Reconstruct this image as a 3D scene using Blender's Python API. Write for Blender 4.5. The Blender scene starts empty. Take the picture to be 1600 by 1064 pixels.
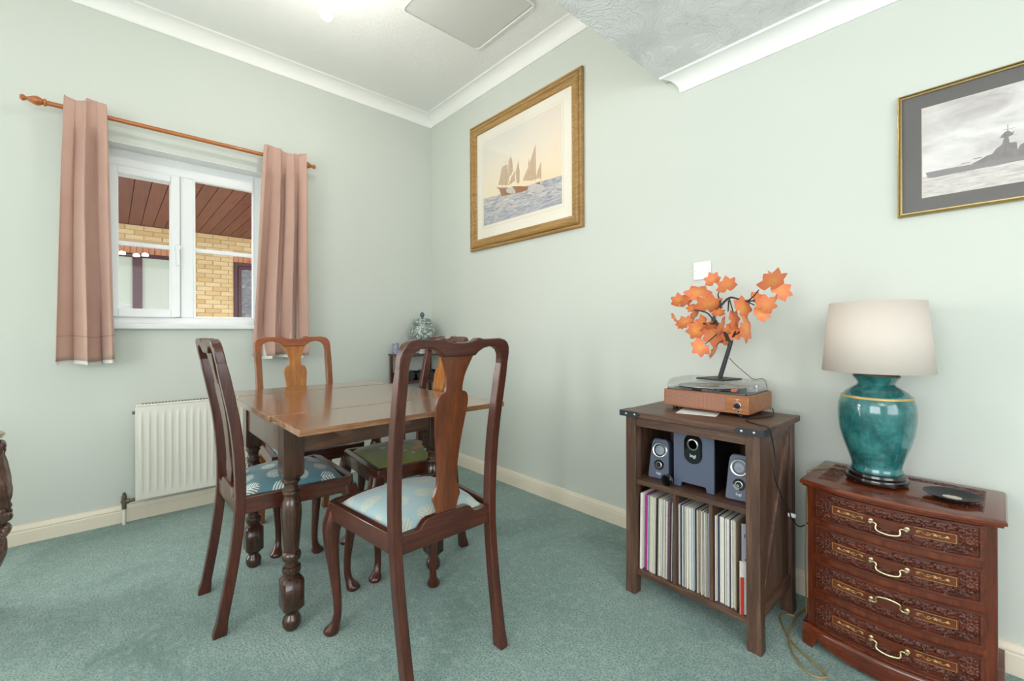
import bpy, bmesh, math, random
from mathutils import Vector, Matrix, Euler
R = math.radians
PI = math.pi
scene = bpy.context.scene
col = scene.collection
random.seed(7)

# ------------------------------------------------------------------ camera
CAM = Vector((3.4316, -2.1314, 1.0914))
YAW, ROLL = R(47.848), R(-0.2307)
cd = bpy.data.cameras.new('camera'); cam = bpy.data.objects.new('camera', cd); col.objects.link(cam)
cd.sensor_width = 36.0; cd.lens = 690.614 / 1600 * 36.0
cd.shift_y = -12.04 / 1600; cd.clip_start = 0.05
fw = Vector((-math.sin(YAW), math.cos(YAW), 0)); rt = Vector((math.cos(YAW), math.sin(YAW), 0)); up = rt.cross(fw)
r2 = rt * math.cos(ROLL) + up * math.sin(ROLL); u2 = up * math.cos(ROLL) - rt * math.sin(ROLL)
M = Matrix((r2, u2, -fw)).transposed().to_4x4(); M.translation = CAM
cam.matrix_world = M
scene.camera = cam

# ------------------------------------------------------------------ view, sky, daylight
scene.view_settings.view_transform = 'Standard'
scene.view_settings.look = 'None'
scene.view_settings.gamma = 1.0
scene.view_settings.use_curve_mapping = False
scene.view_settings.exposure = 0.06
w = bpy.data.worlds.new('sky'); scene.world = w; w.use_nodes = True
w.node_tree.nodes['Background'].inputs[0].default_value = (0.86, 0.93, 1.0, 1)
w.node_tree.nodes['Background'].inputs[1].default_value = 4.2

def area(name, loc, rot, sx, sy, energy, colour=(1, 1, 1)):
    l = bpy.data.lights.new(name, 'AREA'); l.shape = 'RECTANGLE'; l.size = sx; l.size_y = sy
    l.energy = energy; l.color = colour
    o = bpy.data.objects.new(name, l); col.objects.link(o); o.location = loc; o.rotation_euler = rot
    return o
# daylight entering through the glazed door and the windows of the unseen half of the room
area('daylight_patio_door', (-0.05, -3.75, 1.15), (0, R(-90), 0), 1.9, 1.1, 76, (1.0, 0.97, 0.93))
area('daylight_back_window', (3.6, -4.78, 1.45), (R(90), 0, 0), 2.4, 1.5, 36, (1.0, 0.98, 0.95))
area('daylight_side_window', (5.58, -2.2, 1.45), (0, R(90), 0), 1.5, 2.2, 13, (1.0, 0.99, 0.97))
# added unseen fill light aimed upward to brighten the ceilings; it has no lamp body
area('ceiling_fill', (4.6, -3.2, 1.75), (R(180), 0, 0), 0.35, 0.35, 40, (1.0, 0.97, 0.93))

# ------------------------------------------------------------------ helpers
def srgb(r, g, b):
    f = lambda c: (c / 255 / 12.92) if c / 255 <= 0.04045 else ((c / 255 + 0.055) / 1.055) ** 2.4
    return (f(r), f(g), f(b), 1.0)

class NT:
    def __init__(s, name):
        s.mat = bpy.data.materials.new(name); s.mat.use_nodes = True
        s.t = s.mat.node_tree; s.b = s.t.nodes['Principled BSDF']; s.out = s.t.nodes['Material Output']
    def n(s, typ, ins=None, **at):
        nd = s.t.nodes.new('ShaderNode' + typ)
        for k, v in at.items(): setattr(nd, k, v)
        for k, v in (ins or {}).items(): s.set(nd, k, v)
        return nd
    def set(s, nd, k, v):
        if isinstance(v, bpy.types.NodeSocket): s.t.links.new(v, nd.inputs[k])
        else: nd.inputs[k].default_value = v
    def m(s, op, a, b=0.0, c=0.0):
        nd = s.n('Math', operation=op)
        for i, v in enumerate((a, b, c)): s.set(nd, i, v)
        return nd.outputs[0]
    def obj(s): return s.n('TexCoord').outputs['Object']
    def map(s, sc=(1, 1, 1), rot=(0, 0, 0), loc=(0, 0, 0), src=None):
        return s.n('Mapping', {'Vector': src or s.obj(), 'Scale': sc, 'Rotation': rot, 'Location': loc}).outputs[0]
    def noise(s, vec, scale, detail=4, rough=0.55, dist=0.0):
        return s.n('TexNoise', {'Vector': vec, 'Scale': scale, 'Detail': detail, 'Roughness': rough, 'Distortion': dist}).outputs[0]
    def ramp(s, fac, stops, interp='LINEAR'):
        nd = s.n('ValToRGB', {'Fac': fac}); e = nd.color_ramp.elements; nd.color_ramp.interpolation = interp
        while len(e) < len(stops): e.new(0.5)
        for i, (p, c) in enumerate(stops): e[i].position = p; e[i].color = c
        return nd.outputs[0]
    def mix(s, fac, a, b, mode='MIX'):
        nd = s.n('Mix', data_type='RGBA', blend_type=mode)
        s.set(nd, 0, fac); s.set(nd, 6, a); s.set(nd, 7, b)
        return nd.outputs[2]
    def bump(s, h, strength=0.2, dist=0.002):
        s.t.links.new(s.n('Bump', {'Height': h, 'Strength': strength, 'Distance': dist}).outputs[0], s.b.inputs['Normal'])
    def base(s, c): s.set(s.b, 'Base Color', c)
    def p(s, rough=0.5, metal=0.0, coat=0.0, spec=None, sheen=0.0):
        s.b.inputs['Roughness'].default_value = rough; s.b.inputs['Metallic'].default_value = metal
        s.b.inputs['Coat Weight'].default_value = coat; s.b.inputs['Coat Roughness'].default_value = 0.12
        if spec is not None: s.b.inputs['Specular IOR Level'].default_value = spec
        s.b.inputs['Sheen Weight'].default_value = sheen
        return s

def plain(name, rgb, rough=0.5, metal=0.0, coat=0.0, var=0.05, scale=30, bump=0.0):
    """one colour with slight procedural variation"""
    s = NT(name); s.p(rough, metal, coat)
    c = srgb(*rgb); d = tuple(max(0, x * (1 - 2 * var)) for x in c[:3]) + (1,)
    n = s.noise(s.obj(), scale)
    s.base(s.mix(n, d, tuple(min(1, x * (1 + 1.2 * var)) for x in c[:3]) + (1,)))
    if bump: s.bump(n, bump, 0.001)
    return s.mat

def wood(name, dark, mid, light, axis='x', scale=9, rough=0.35, coat=0.3, stretch=14, bump=0.08):
    s = NT(name); s.p(rough, 0, coat)
    sc = [stretch] * 3; sc['xyz'.index(axis)] = 1.0
    v = s.map(tuple(sc))
    a = s.noise(v, scale * 0.35, 6, 0.6, 0.6); b = s.noise(v, scale * 1.6, 4, 0.7)
    g = s.m('MULTIPLY_ADD', b, 0.45, s.m('MULTIPLY', a, 0.62))
    s.base(s.ramp(g, [(0.3, srgb(*dark)), (0.52, srgb(*mid)), (0.75, srgb(*light))]))
    s.bump(b, bump, 0.001)
    return s.mat

def clear(name, tint=(1, 1, 1, 1), gloss=0.09, rough=0.02):
    s = NT(name); s.t.nodes.remove(s.b)
    tr = s.n('BsdfTransparent', {'Color': tint}).outputs[0]; gl = s.n('BsdfGlossy', {'Roughness': rough}).outputs[0]
    lw = s.n('LayerWeight', {'Blend': 0.22}).outputs['Fresnel']
    f = s.m('MULTIPLY_ADD', lw, gloss * 4.0, gloss * 0.2)
    mx = s.n('MixShader', {0: f, 1: tr, 2: gl}).outputs[0]
    s.t.links.new(mx, s.out.inputs[0])
    return s.mat

class MB:
    """collects geometry; build() links it as one mesh object"""
    def __init__(s): s.v = []; s.f = []; s.mi = []; s.k = 0
    def add(s, vs, fs):
        o = len(s.v); s.v += [Vector(p) for p in vs]
        for f in fs: s.f.append([i + o for i in f]); s.mi.append(s.k)
        return s
    def box(s, x0, x1, y0, y1, z0, z1):
        return s.add([(x, y, z) for z in (z0, z1) for y in (y0, y1) for x in (x0, x1)],
                     [(0, 2, 3, 1), (4, 5, 7, 6), (0, 1, 5, 4), (2, 6, 7, 3), (0, 4, 6, 2), (1, 3, 7, 5)])
    def lathe(s, prof, c=(0, 0, 0), n=32, axis='z', cap=True):
        vs = []; L = len(prof)
        for r, z in prof:
            for i in range(n):
                a = 2 * PI * i / n; x, y = r * math.cos(a), r * math.sin(a)
                p = {'z': (x, y, z), 'y': (x, z, y), 'x': (z, x, y)}[axis]
                vs.append((p[0] + c[0], p[1] + c[1], p[2] + c[2]))
        fs = []
        for j in range(L - 1):
            for i in range(n):
                k = (i + 1) % n; fs.append((j * n + i, j * n + k, (j + 1) * n + k, (j + 1) * n + i))
        if cap:
            if prof[0][0] > 1e-5: fs.append(tuple(range(n))[::-1])
            if prof[-1][0] > 1e-5: fs.append(tuple((L - 1) * n + i for i in range(n)))
        return s.add(vs, fs)
    def rings(s, rings, cap=True):
        """loft between equal-length rings of points"""
        n = len(rings[0]); vs = [p for r in rings for p in r]; fs = []
        for j in range(len(rings) - 1):
            for i in range(n):
                k = (i + 1) % n; fs.append((j * n + i, j * n + k, (j + 1) * n + k, (j + 1) * n + i))
        if cap: fs.append(tuple(range(n))[::-1]); fs.append(tuple((len(rings) - 1) * n + i for i in range(n)))
        return s.add(vs, fs)
    def tube(s, pts, r, n=10, smooth=0, cap=True):
        P = [Vector(p) for p in pts]; rad = list(r) if hasattr(r, '__len__') else [r] * len(P)
        if smooth:
            Q = []; RR = []
            for i in range(len(P) - 1):
                p0, p1, p2, p3 = P[max(i - 1, 0)], P[i], P[i + 1], P[min(i + 2, len(P) - 1)]
                for k in range(smooth):
                    t = k / smooth
                    Q.append(0.5 * ((2 * p1) + (p2 - p0) * t + (2 * p0 - 5 * p1 + 4 * p2 - p3) * t * t + (3 * p1 - p0 - 3 * p2 + p3) * t ** 3))
                    RR.append(rad[i] + (rad[i + 1] - rad[i]) * t)
            Q.append(P[-1]); RR.append(rad[-1]); P, rad = Q, RR
        rg = []; prev = None
        for i, p in enumerate(P):
            t = (P[min(i + 1, len(P) - 1)] - P[max(i - 1, 0)]).normalized()
            if prev is None:
                a = t.orthogonal().normalized()
            else:
                a = (prev - t * prev.dot(t)).normalized()
            prev = a; b = t.cross(a)
            rg.append([p + (a * math.cos(2 * PI * k / n) + b * math.sin(2 * PI * k / n)) * rad[i] for k in range(n)])
        return s.rings(rg, cap)
    def prism(s, out, fn0, fn1):
        """outline of 2D points; fn0/fn1 map a 2D point to the two faces"""
        n = len(out)
        return s.add([fn0(p) for p in out] + [fn1(p) for p in out],
                     [tuple(range(n))[::-1], tuple(range(n, 2 * n))] + [(i, (i + 1) % n, n + (i + 1) % n, n + i) for i in range(n)])
    def grid(s, nu, nv, fn):
        vs = [fn(i / nu, j / nv) for j in range(nv + 1) for i in range(nu + 1)]
        return s.add(vs, [(j * (nu + 1) + i, j * (nu + 1) + i + 1, (j + 1) * (nu + 1) + i + 1, (j + 1) * (nu + 1) + i) for j in range(nv) for i in range(nu)])
    def sphere(s, c, r, n=12, m=8, sc=(1, 1, 1)):
        prof = [(max(1e-6, math.sin(PI * j / m)), -math.cos(PI * j / m)) for j in range(m + 1)]
        t = MB().lathe(prof, n=n, cap=False)
        return s.add([(c[0] + p.x * r * sc[0], c[1] + p.y * r * sc[1], c[2] + p.z * r * sc[2]) for p in t.v], t.f)
    def mesh(s, name, mats, off=Vector((0, 0, 0)), ang=35, smooth=True):
        me = bpy.data.meshes.new(name)
        me.from_pydata([p - off for p in s.v], [], s.f)
        for mt in (mats if isinstance(mats, (list, tuple)) else [mats]): me.materials.append(mt)
        for p, k in zip(me.polygons, s.mi): p.material_index = k
        bm = bmesh.new(); bm.from_mesh(me); bmesh.ops.remove_doubles(bm, verts=bm.verts, dist=1e-6)
        bmesh.ops.recalc_face_normals(bm, faces=bm.faces); bm.to_mesh(me); bm.free()
        if smooth:
            for p in me.polygons: p.use_smooth = True
            me.set_sharp_from_angle(angle=R(ang))
        me.update()
        return me
    def build(s, name, mats, parent=None, bevel=0.0, seg=2, loc=None, ang=35, smooth=True, local=False):
        root = parent
        while root is not None and root.parent is not None: root = root.parent
        off = Vector(loc) if loc is not None else (root.location.copy() if root is not None and not local else Vector((0, 0, 0)))
        o = bpy.data.objects.new(name, s.mesh(name, mats, off, ang, smooth)); col.objects.link(o)
        if loc is not None: o.location = loc
        if parent is not None: o.parent = parent
        if bevel:
            b = o.modifiers.new('bevel', 'BEVEL'); b.width = bevel; b.segments = seg; b.limit_method = 'ANGLE'; b.angle_limit = R(40)
        return o

def tag(o, label, cat, group=None):
    o['label'] = label; o['category'] = cat
    if group: o['group'] = group
    return o
def thing(name, loc, label, cat, group=None, rz=0.0):
    o = bpy.data.objects.new(name, None); o.empty_display_size = 0.1; col.objects.link(o)
    o.location = loc; o.rotation_euler = (0, 0, rz)
    return tag(o, label, cat, group)
def struct(o, label=None, cat=None):
    o['kind'] = 'structure'
    if label: o['label'] = label
    if cat: o['category'] = cat
    return o
def box(name, mat, x0, x1, y0, y1, z0, z1, parent=None, bevel=0.0, **k):
    return MB().box(x0, x1, y0, y1, z0, z1).build(name, mat, parent, bevel, **k)
def text_mesh(body, size, depth=0.0005):
    cu = bpy.data.curves.new('lettering', 'FONT'); cu.body = body; cu.size = size; cu.extrude = depth
    cu.align_x = 'CENTER'; cu.align_y = 'CENTER'; cu.resolution_u = 3
    o = bpy.data.objects.new('lettering', cu)
    me = bpy.data.meshes.new_from_object(o); bpy.data.objects.remove(o); bpy.data.curves.remove(cu)
    return me
# ------------------------------------------------------------------ materials
def m_wall():
    s = NT('mint_wall_paint'); s.p(0.75, spec=0.25)
    n = s.noise(s.obj(), 1.2, 3); f = s.noise(s.obj(), 160, 3)
    s.base(s.mix(n, srgb(203, 207, 199), srgb(208, 212, 204))); s.bump(f, 0.06, 0.0008); return s.mat
def m_carpet():
    s = NT('teal_carpet'); s.p(0.95, spec=0.1, sheen=0.35)
    v = s.obj()
    big = s.noise(v, 2.3, 5, 0.6, 0.6); tuft = s.noise(v, 150, 4, 0.75); mid = s.noise(v, 30, 4, 0.65)
    c = s.ramp(big, [(0.32, srgb(110, 143, 134)), (0.5, srgb(140, 169, 160)), (0.72, srgb(159, 184, 174))])
    c = s.mix(s.ramp(tuft, [(0.38, (1, 1, 1, 1)), (0.58, (0, 0, 0, 1))]), c, srgb(70, 104, 97))
    c = s.mix(s.ramp(mid, [(0.5, (0, 0, 0, 1)), (0.8, (0.5, 0.5, 0.5, 1))]), c, srgb(182, 200, 186))
    s.base(c)
    h = s.m('MULTIPLY_ADD', mid, 0.5, tuft); s.bump(h, 0.7, 0.008); return s.mat
def m_artex(name, strength, rgb):
    s = NT(name); s.p(0.7, spec=0.25)
    v = s.obj(); nd = s.n('TexNoise', {'Vector': v, 'Scale': 3.0, 'Detail': 2.0})
    vv = s.n('Mix', data_type='RGBA', blend_type='ADD', ins={0: 0.5, 6: v, 7: nd.outputs[1]}).outputs[2]
    a = s.n('TexWave', {'Vector': vv, 'Scale': 9.0, 'Distortion': 14.0, 'Detail': 4.0, 'Detail Scale': 2.2, 'Detail Roughness': 0.6}).outputs['Fac']
    b = s.noise(vv, 55, 5, 0.65, 2.5)
    patch = s.ramp(s.noise(v, 7, 3), [(0.42, (0, 0, 0, 1)), (0.6, (1, 1, 1, 1))])
    h = s.m('MULTIPLY_ADD', s.m('MULTIPLY', b, patch), 1.2, s.m('MULTIPLY', a, 0.45))
    s.base(srgb(*rgb)); s.bump(h, strength, 0.006); return s.mat
MAT = {}
MAT['wall'] = m_wall()
MAT['carpet'] = m_carpet()
MAT['ceiling'] = m_artex('white_textured_ceiling', 0.25, (243, 242, 240))
MAT['ceiling_low'] = m_artex('white_combed_ceiling', 0.85, (240, 239, 239))
MAT['white'] = plain('white_gloss_paint', (232, 232, 229), 0.35, var=0.01)
MAT['cornice'] = plain('white_cornice_paint', (244, 243, 240), 0.6, var=0.01)
MAT['upvc'] = plain('white_window_plastic', (238, 240, 240), 0.25, var=0.01)
MAT['cream'] = plain('cream_skirting_paint', (233, 222, 202), 0.4, var=0.02)
MAT['radiator'] = plain('off_white_radiator_enamel', (232, 229, 218), 0.35, var=0.01)
MAT['hatch'] = plain('pale_grey_hatch_paint', (214, 214, 210), 0.6, var=0.01)
MAT['glass'] = clear('clear_glass', gloss=0.04)
MAT['acrylic'] = clear('clear_acrylic', (0.99, 0.99, 0.995, 1), 0.06, 0.05)
MAT['brass'] = plain('aged_brass', (226, 208, 164), 0.26, 0.9, var=0.1, scale=80)
MAT['gold'] = plain('gold_inlay', (205, 170, 105), 0.4, 0.6, var=0.08)
MAT['steel'] = plain('brushed_steel', (190, 190, 192), 0.3, 0.9)
MAT['bronze'] = plain('tarnished_valve_metal', (120, 110, 92), 0.45, 0.7, var=0.2, scale=120)
MAT['rod'] = wood('varnished_orange_pine', (120, 62, 20), (168, 92, 34), (190, 112, 48), 'y', rough=0.3, coat=0.4)
mah = ((34, 13, 9), (68, 29, 18), (100, 48, 28))
MAT['mah_z'] = wood('dark_mahogany_upright_grain', *mah, axis='z', rough=0.3, coat=0.35)
MAT['mah_x'] = wood('dark_mahogany_cross_grain', *mah, axis='x', rough=0.3, coat=0.35)
MAT['mah_y'] = wood('dark_mahogany_long_grain', *mah, axis='y', rough=0.3, coat=0.35)
MAT['splat'] = wood('brown_mahogany_veneer', (62, 27, 12), (96, 47, 21), (124, 67, 33), 'z', rough=0.28, coat=0.4)
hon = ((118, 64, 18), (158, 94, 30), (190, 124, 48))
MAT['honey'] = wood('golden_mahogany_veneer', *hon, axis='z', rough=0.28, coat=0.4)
MAT['mah_mid'] = wood('lit_mahogany_upright', (84, 42, 15), (122, 66, 24), (150, 90, 36), axis='z', rough=0.28, coat=0.4)  # same wood as the front legs, with light on the chair back painted in
MAT['mah_lit_x'] = wood('lit_mahogany_cross', (104, 48, 18), (140, 70, 28), (162, 88, 40), axis='x', rough=0.28, coat=0.4)  # lighter copy of the wood: light on crest and back rail put into the colour
MAT['oak_top'] = wood('worn_oak_table_top', (84, 50, 28), (132, 89, 57), (172, 129, 92), 'y', scale=7, rough=0.2, coat=0.8, stretch=18)
MAT['oak_edge'] = wood('worn_oak_table_edge', (104, 62, 30), (150, 98, 56), (180, 128, 84), 'y', scale=6, rough=0.4, coat=0.2)
MAT['oak_dark'] = wood('dark_stained_oak', (48, 27, 17), (82, 51, 34), (112, 76, 52), 'y', scale=8, rough=0.28, coat=0.5)
MAT['oak_leg'] = wood('dark_stained_oak_upright', (34, 20, 14), (58, 34, 23), (84, 54, 36), 'z', scale=8, rough=0.25, coat=0.5)
wal = ((44, 28, 20), (84, 58, 45), (122, 92, 74))
MAT['walnut_z'] = wood('walnut_laminate_upright', *wal, axis='z', scale=8, rough=0.45, coat=0.05, stretch=12)
MAT['walnut_x'] = wood('walnut_laminate_cross', *wal, axis='x', scale=8, rough=0.45, coat=0.05, stretch=12)
MAT['walnut_y'] = wood('walnut_laminate_depth', *wal, axis='y', scale=8, rough=0.45, coat=0.05, stretch=12)
MAT['beech'] = wood('orange_beech_veneer', (122, 70, 38), (152, 94, 54), (174, 114, 72), 'x', scale=9, rough=0.4, coat=0.15)
cw = ((54, 20, 10), (96, 40, 19), (132, 64, 32))
MAT['rose_x'] = wood('carved_rosewood_cross', *cw, axis='x', rough=0.22, coat=0.5)
MAT['rose_z'] = wood('carved_rosewood_upright', *cw, axis='z', rough=0.25, coat=0.45)
MAT['carving'] = wood('carved_rosewood_relief', (40, 15, 9), (80, 33, 18), (118, 56, 30), axis='x', rough=0.42, coat=0.1)
MAT['black_plastic'] = plain('black_plastic', (22, 22, 25), 0.35, var=0.1)
MAT['black_gloss'] = plain('black_gloss_plastic', (10, 10, 12), 0.08, var=0.02)
MAT['black_metal'] = plain('black_painted_metal', (40, 40, 46), 0.45, var=0.08)
MAT['slate'] = plain('slate_grey_speaker_finish', (84, 92, 112), 0.5, var=0.04, scale=300)
MAT['slate_light'] = plain('light_slate_cone', (134, 142, 156), 0.4, var=0.03)
MAT['silver'] = plain('silver_speaker_ring', (200, 202, 208), 0.25, 0.8)
MAT['ink_white'] = plain('white_print', (235, 236, 240), 0.5, var=0.01)
MAT['ink_black'] = plain('black_print', (20, 20, 26), 0.5, var=0.01)
MAT['paper'] = plain('white_paper', (225, 225, 222), 0.7, var=0.02)
MAT['cable'] = plain('black_cable_rubber', (26, 26, 30), 0.5)
MAT['cable_gold'] = plain('gold_fabric_cable', (150, 128, 82), 0.5, var=0.12, scale=200)
MAT['vinyl'] = plain('black_vinyl', (20, 20, 24), 0.16, coat=0.3)
MAT['lining'] = plain('white_curtain_lining', (228, 224, 216), 0.85, var=0.02)
MAT['ink_dark_rail'] = MAT['mah_y']

def m_curtain():
    s = NT('dusky_pink_curtain_cotton'); s.p(0.85, spec=0.15, sheen=0.25)
    v = s.obj(); n = s.noise(v, 5, 3); wv = s.noise(s.map((1, 900, 120)), 1.0, 2); 
    s.base(s.mix(n, srgb(182, 146, 131), srgb(198, 163, 149))); s.bump(wv, 0.12, 0.0006); return s.mat
MAT['curtain'] = m_curtain()

def m_brocade(name, ground, ground2, fern, kx=9.0, ky=9.0, amount=1.0):
    s = NT(name); s.p(0.55, spec=0.35, sheen=0.3)
    o = s.n('SeparateXYZ', {0: s.obj()}); x, y = o.outputs[0], o.outputs[1]
    v = s.m('MULTIPLY', y, ky); row = s.m('FLOOR', v)
    u = s.m('MULTIPLY_ADD', s.m('MODULO', s.m('ADD', row, 40.0), 2.0), 0.5, s.m('MULTIPLY', x, kx))
    fu = s.m('SUBTRACT', s.m('FRACT', s.m('ADD', u, 40.0)), 0.5); fv = s.m('SUBTRACT', s.m('FRACT', s.m('ADD', v, 40.0)), 0.5)
    au = s.m('ABSOLUTE', fu)
    # a fern: feathered fronds spreading from a stem, inside a leaf-shaped patch
    a_ = s.m('DIVIDE', fu, 0.36); b_ = s.m('DIVIDE', fv, 0.30)
    inside = s.m('LESS_THAN', s.m('ADD', s.m('MULTIPLY', a_, a_), s.m('MULTIPLY', b_, b_)), s.m('MULTIPLY_ADD', s.m('SINE', s.m('MULTIPLY', s.m('SUBTRACT', fv, s.m('MULTIPLY', au, 0.9)), 48.0)), 0.3, 0.8))
    frond = s.m('GREATER_THAN', s.m('SINE', s.m('MULTIPLY', s.m('ADD', fv, s.m('MULTIPLY', au, -0.9)), 48.0)), -0.15)
    stem = s.m('LESS_THAN', au, 0.02)
    msk = s.m('MULTIPLY', inside, s.m('MAXIMUM', frond, stem))
    ragged = s.m('GREATER_THAN', s.noise(s.obj(), 210, 2), 0.36)
    msk = s.m('MULTIPLY', s.m('MULTIPLY', msk, ragged), amount)
    g = s.mix(s.noise(s.obj(), 7, 3), srgb(*ground), srgb(*ground2))
    s.base(s.mix(msk, g, srgb(*fern))); s.bump(s.m('MULTIPLY_ADD', s.noise(s.obj(), 600, 2), 0.4, msk), 0.18, 0.0012)
    return s.mat
MAT['fab_pale'] = m_brocade('pale_blue_brocade', (142, 168, 174), (158, 182, 185), (206, 196, 160), 10, 10, 0.7)
MAT['fab_teal'] = m_brocade('teal_blue_brocade', (74, 116, 128), (96, 138, 146), (222, 224, 214), 11, 11, 1.0)
MAT['fab_mid'] = m_brocade('soft_blue_brocade', (120, 152, 162), (140, 168, 176), (208, 210, 198), 9, 9, 0.9)
def m_tapestry():
    s = NT('green_floral_tapestry'); s.p(0.85, sheen=0.3)
    v = s.obj(); n = s.noise(v, 9, 3)
    g = s.mix(n, srgb(96, 104, 44), srgb(122, 128, 62))
    vo = s.n('TexVoronoi', {'Vector': v, 'Scale': 22.0, 'Randomness': 0.9})
    d = s.noise(v, 60, 3)
    r = s.m('MULTIPLY_ADD', d, 0.03, vo.outputs['Distance'])
    ctr = s.n('VectorMath', {0: v, 1: (0.0, -0.02, 0.5)}, operation='DISTANCE').outputs['Value']
    near = s.m('LESS_THAN', s.m('MULTIPLY_ADD', n, 0.12, ctr), 0.215)
    msk = s.m('MULTIPLY', s.m('LESS_THAN', r, 0.4), near)
    fl = s.ramp(vo.outputs['Color'], [(0.0, srgb(84, 104, 150)), (0.35, srgb(168, 160, 178)), (0.55, srgb(190, 112, 66)), (0.8, srgb(156, 146, 84))], 'CONSTANT')
    s.base(s.mix(msk, g, fl)); s.bump(s.noise(v, 420, 2), 0.3, 0.001); return s.mat
MAT['fab_green'] = m_tapestry()
# ------------------------------------------------------------------ the room shell
HC, HL, XL = 3.017, 2.376, 2.273          # high ceiling, low ceiling, x where the low ceiling starts
RX, RY = 5.6, -4.8
struct(box('floor', MAT['carpet'], 0, RX, RY, 0, -0.08, 0))
def wall_with_holes(name, mat, plane, a0, a1, z0, z1, holes, c0, c1):
    mb = MB()
    def bx(a, b, p, q):
        if b - a > 1e-4 and q - p > 1e-4:
            mb.box(c0, c1, a, b, p, q) if plane == 'x' else mb.box(a, b, c0, c1, p, q)
    x = a0
    for (h0, h1, p, q) in sorted(holes):
        bx(x, h0, z0, z1); bx(h0, h1, z0, p); bx(h0, h1, q, z1); x = h1
    bx(x, a1, z0, z1)
    return struct(mb.build(name, mat))
WY0, WY1, WZ0, WZ1 = -2.205, -1.305, 1.125, 2.208
wl = wall_with_holes('wall_left', MAT['wall'], 'x', RY, 0, 0, HC, [(WY0, WY1, WZ0, WZ1), (-4.3, -3.2, 0.06, 2.2)], -0.28, 0)
struct(box('wall_right', MAT['wall'], -0.28, RX, 0, 0.28, 0, HC))
wall_with_holes('wall_behind', MAT['wall'], 'y', 0, RX, 0, HC, [(2.4, 4.8, 0.7, 2.2)], RY - 0.28, RY)
wall_with_holes('wall_side', MAT['wall'], 'x', RY, 0, 0, HC, [(-3.3, -1.1, 0.7, 2.2)], RX, RX + 0.28)
struct(box('ceiling', MAT['ceiling'], 0, XL, RY, 0, HC, HC + 0.1))
struct(box('ceiling_lowered', MAT['ceiling_low'], XL, RX, RY, 0, HL, HC + 0.1))
def cove(S):
    p = [(0, S), (0.007, S), (0.007, S * 0.955)]
    c, r = S * 0.945, S * 0.945 - 0.009
    for i in range(11):
        a = PI + (PI / 2) * i / 10
        p.append((c + r * math.cos(a) + 0.0, c + r * math.sin(a)))
    p += [(S * 0.955, 0.009), (S * 0.955, 0.003), (S, 0.003), (S, 0), (0, 0)]
    return p
pf = cove(0.088)
mb = MB(); mb.prism(pf, lambda p: (p[0], RY, HC - p[1]), lambda p: (p[0], -p[0], HC - p[1])); struct(mb.build('trim_1', MAT['cornice']))
mb = MB(); mb.prism(pf, lambda p: (p[0], -p[0], HC - p[1]), lambda p: (XL, -p[0], HC - p[1])); struct(mb.build('trim_2', MAT['cornice']))
pf = cove(0.08)
mb = MB(); mb.prism(pf, lambda p: (XL + 0.002 + (0.08 - p[0]) * 1.06, -p[0], HL - p[1]), lambda p: (RX, -p[0], HL - p[1])); struct(mb.build('trim_3', MAT['cornice']))
sk = [(0, 0), (0.017, 0), (0.017, 0.064), (0.014, 0.068), (0.014, 0.072), (0.017, 0.074), (0.016, 0.084), (0.012, 0.09), (0.011, 0.096), (0.006, 0.0985), (0, 0.0985)]
mb = MB(); mb.prism(sk, lambda p: (p[0], -3.0, p[1]), lambda p: (p[0], -p[0], p[1])); struct(mb.build('baseboard_left', MAT['cream']))
mb = MB(); mb.prism(sk, lambda p: (p[0], -p[0], p[1]), lambda p: (RX, -p[0], p[1])); struct(mb.build('baseboard_right', MAT['cream']))

# loft hatch
def rrect(x0, x1, y0, y1, r, n=5):
    o = []
    for cx, cy, a0 in ((x1 - r, y1 - r, 0), (x0 + r, y1 - r, 90), (x0 + r, y0 + r, 180), (x1 - r, y0 + r, 270)):
        for i in range(n + 1):
            a = R(a0 + 90 * i / n); o.append((cx + r * math.cos(a), cy + r * math.sin(a)))
    return o
h = thing('loft_hatch', (1.33, -0.57, HC), 'flat grey loft hatch panel set in the white ceiling', 'hatch')
o_, i_ = rrect(1.045, 1.62, -0.862, -0.278, 0.04), rrect(1.06, 1.605, -0.847, -0.293, 0.03)
mb = MB(); n = len(o_)
mb.add([(x, y, HC - 0.002) for x, y in o_] + [(x, y, HC - 0.012) for x, y in rrect(1.05, 1.615, -0.857, -0.283, 0.037)] + [(x, y, HC - 0.012) for x, y in i_] + [(x, y, HC - 0.002) for x, y in i_],
       [(k * n + i, k * n + (i + 1) % n, (k + 1) * n + (i + 1) % n, (k + 1) * n + i) for k in range(3) for i in range(n)])
mb.build('hatch_frame', MAT['cornice'], h)
mb = MB(); mb.prism(rrect(1.066, 1.599, -0.841, -0.299, 0.026), lambda p: (p[0], p[1], HC - 0.001), lambda p: (p[0], p[1], HC - 0.007)); mb.build('hatch_panel', MAT['hatch'], h, 0.001)

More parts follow.
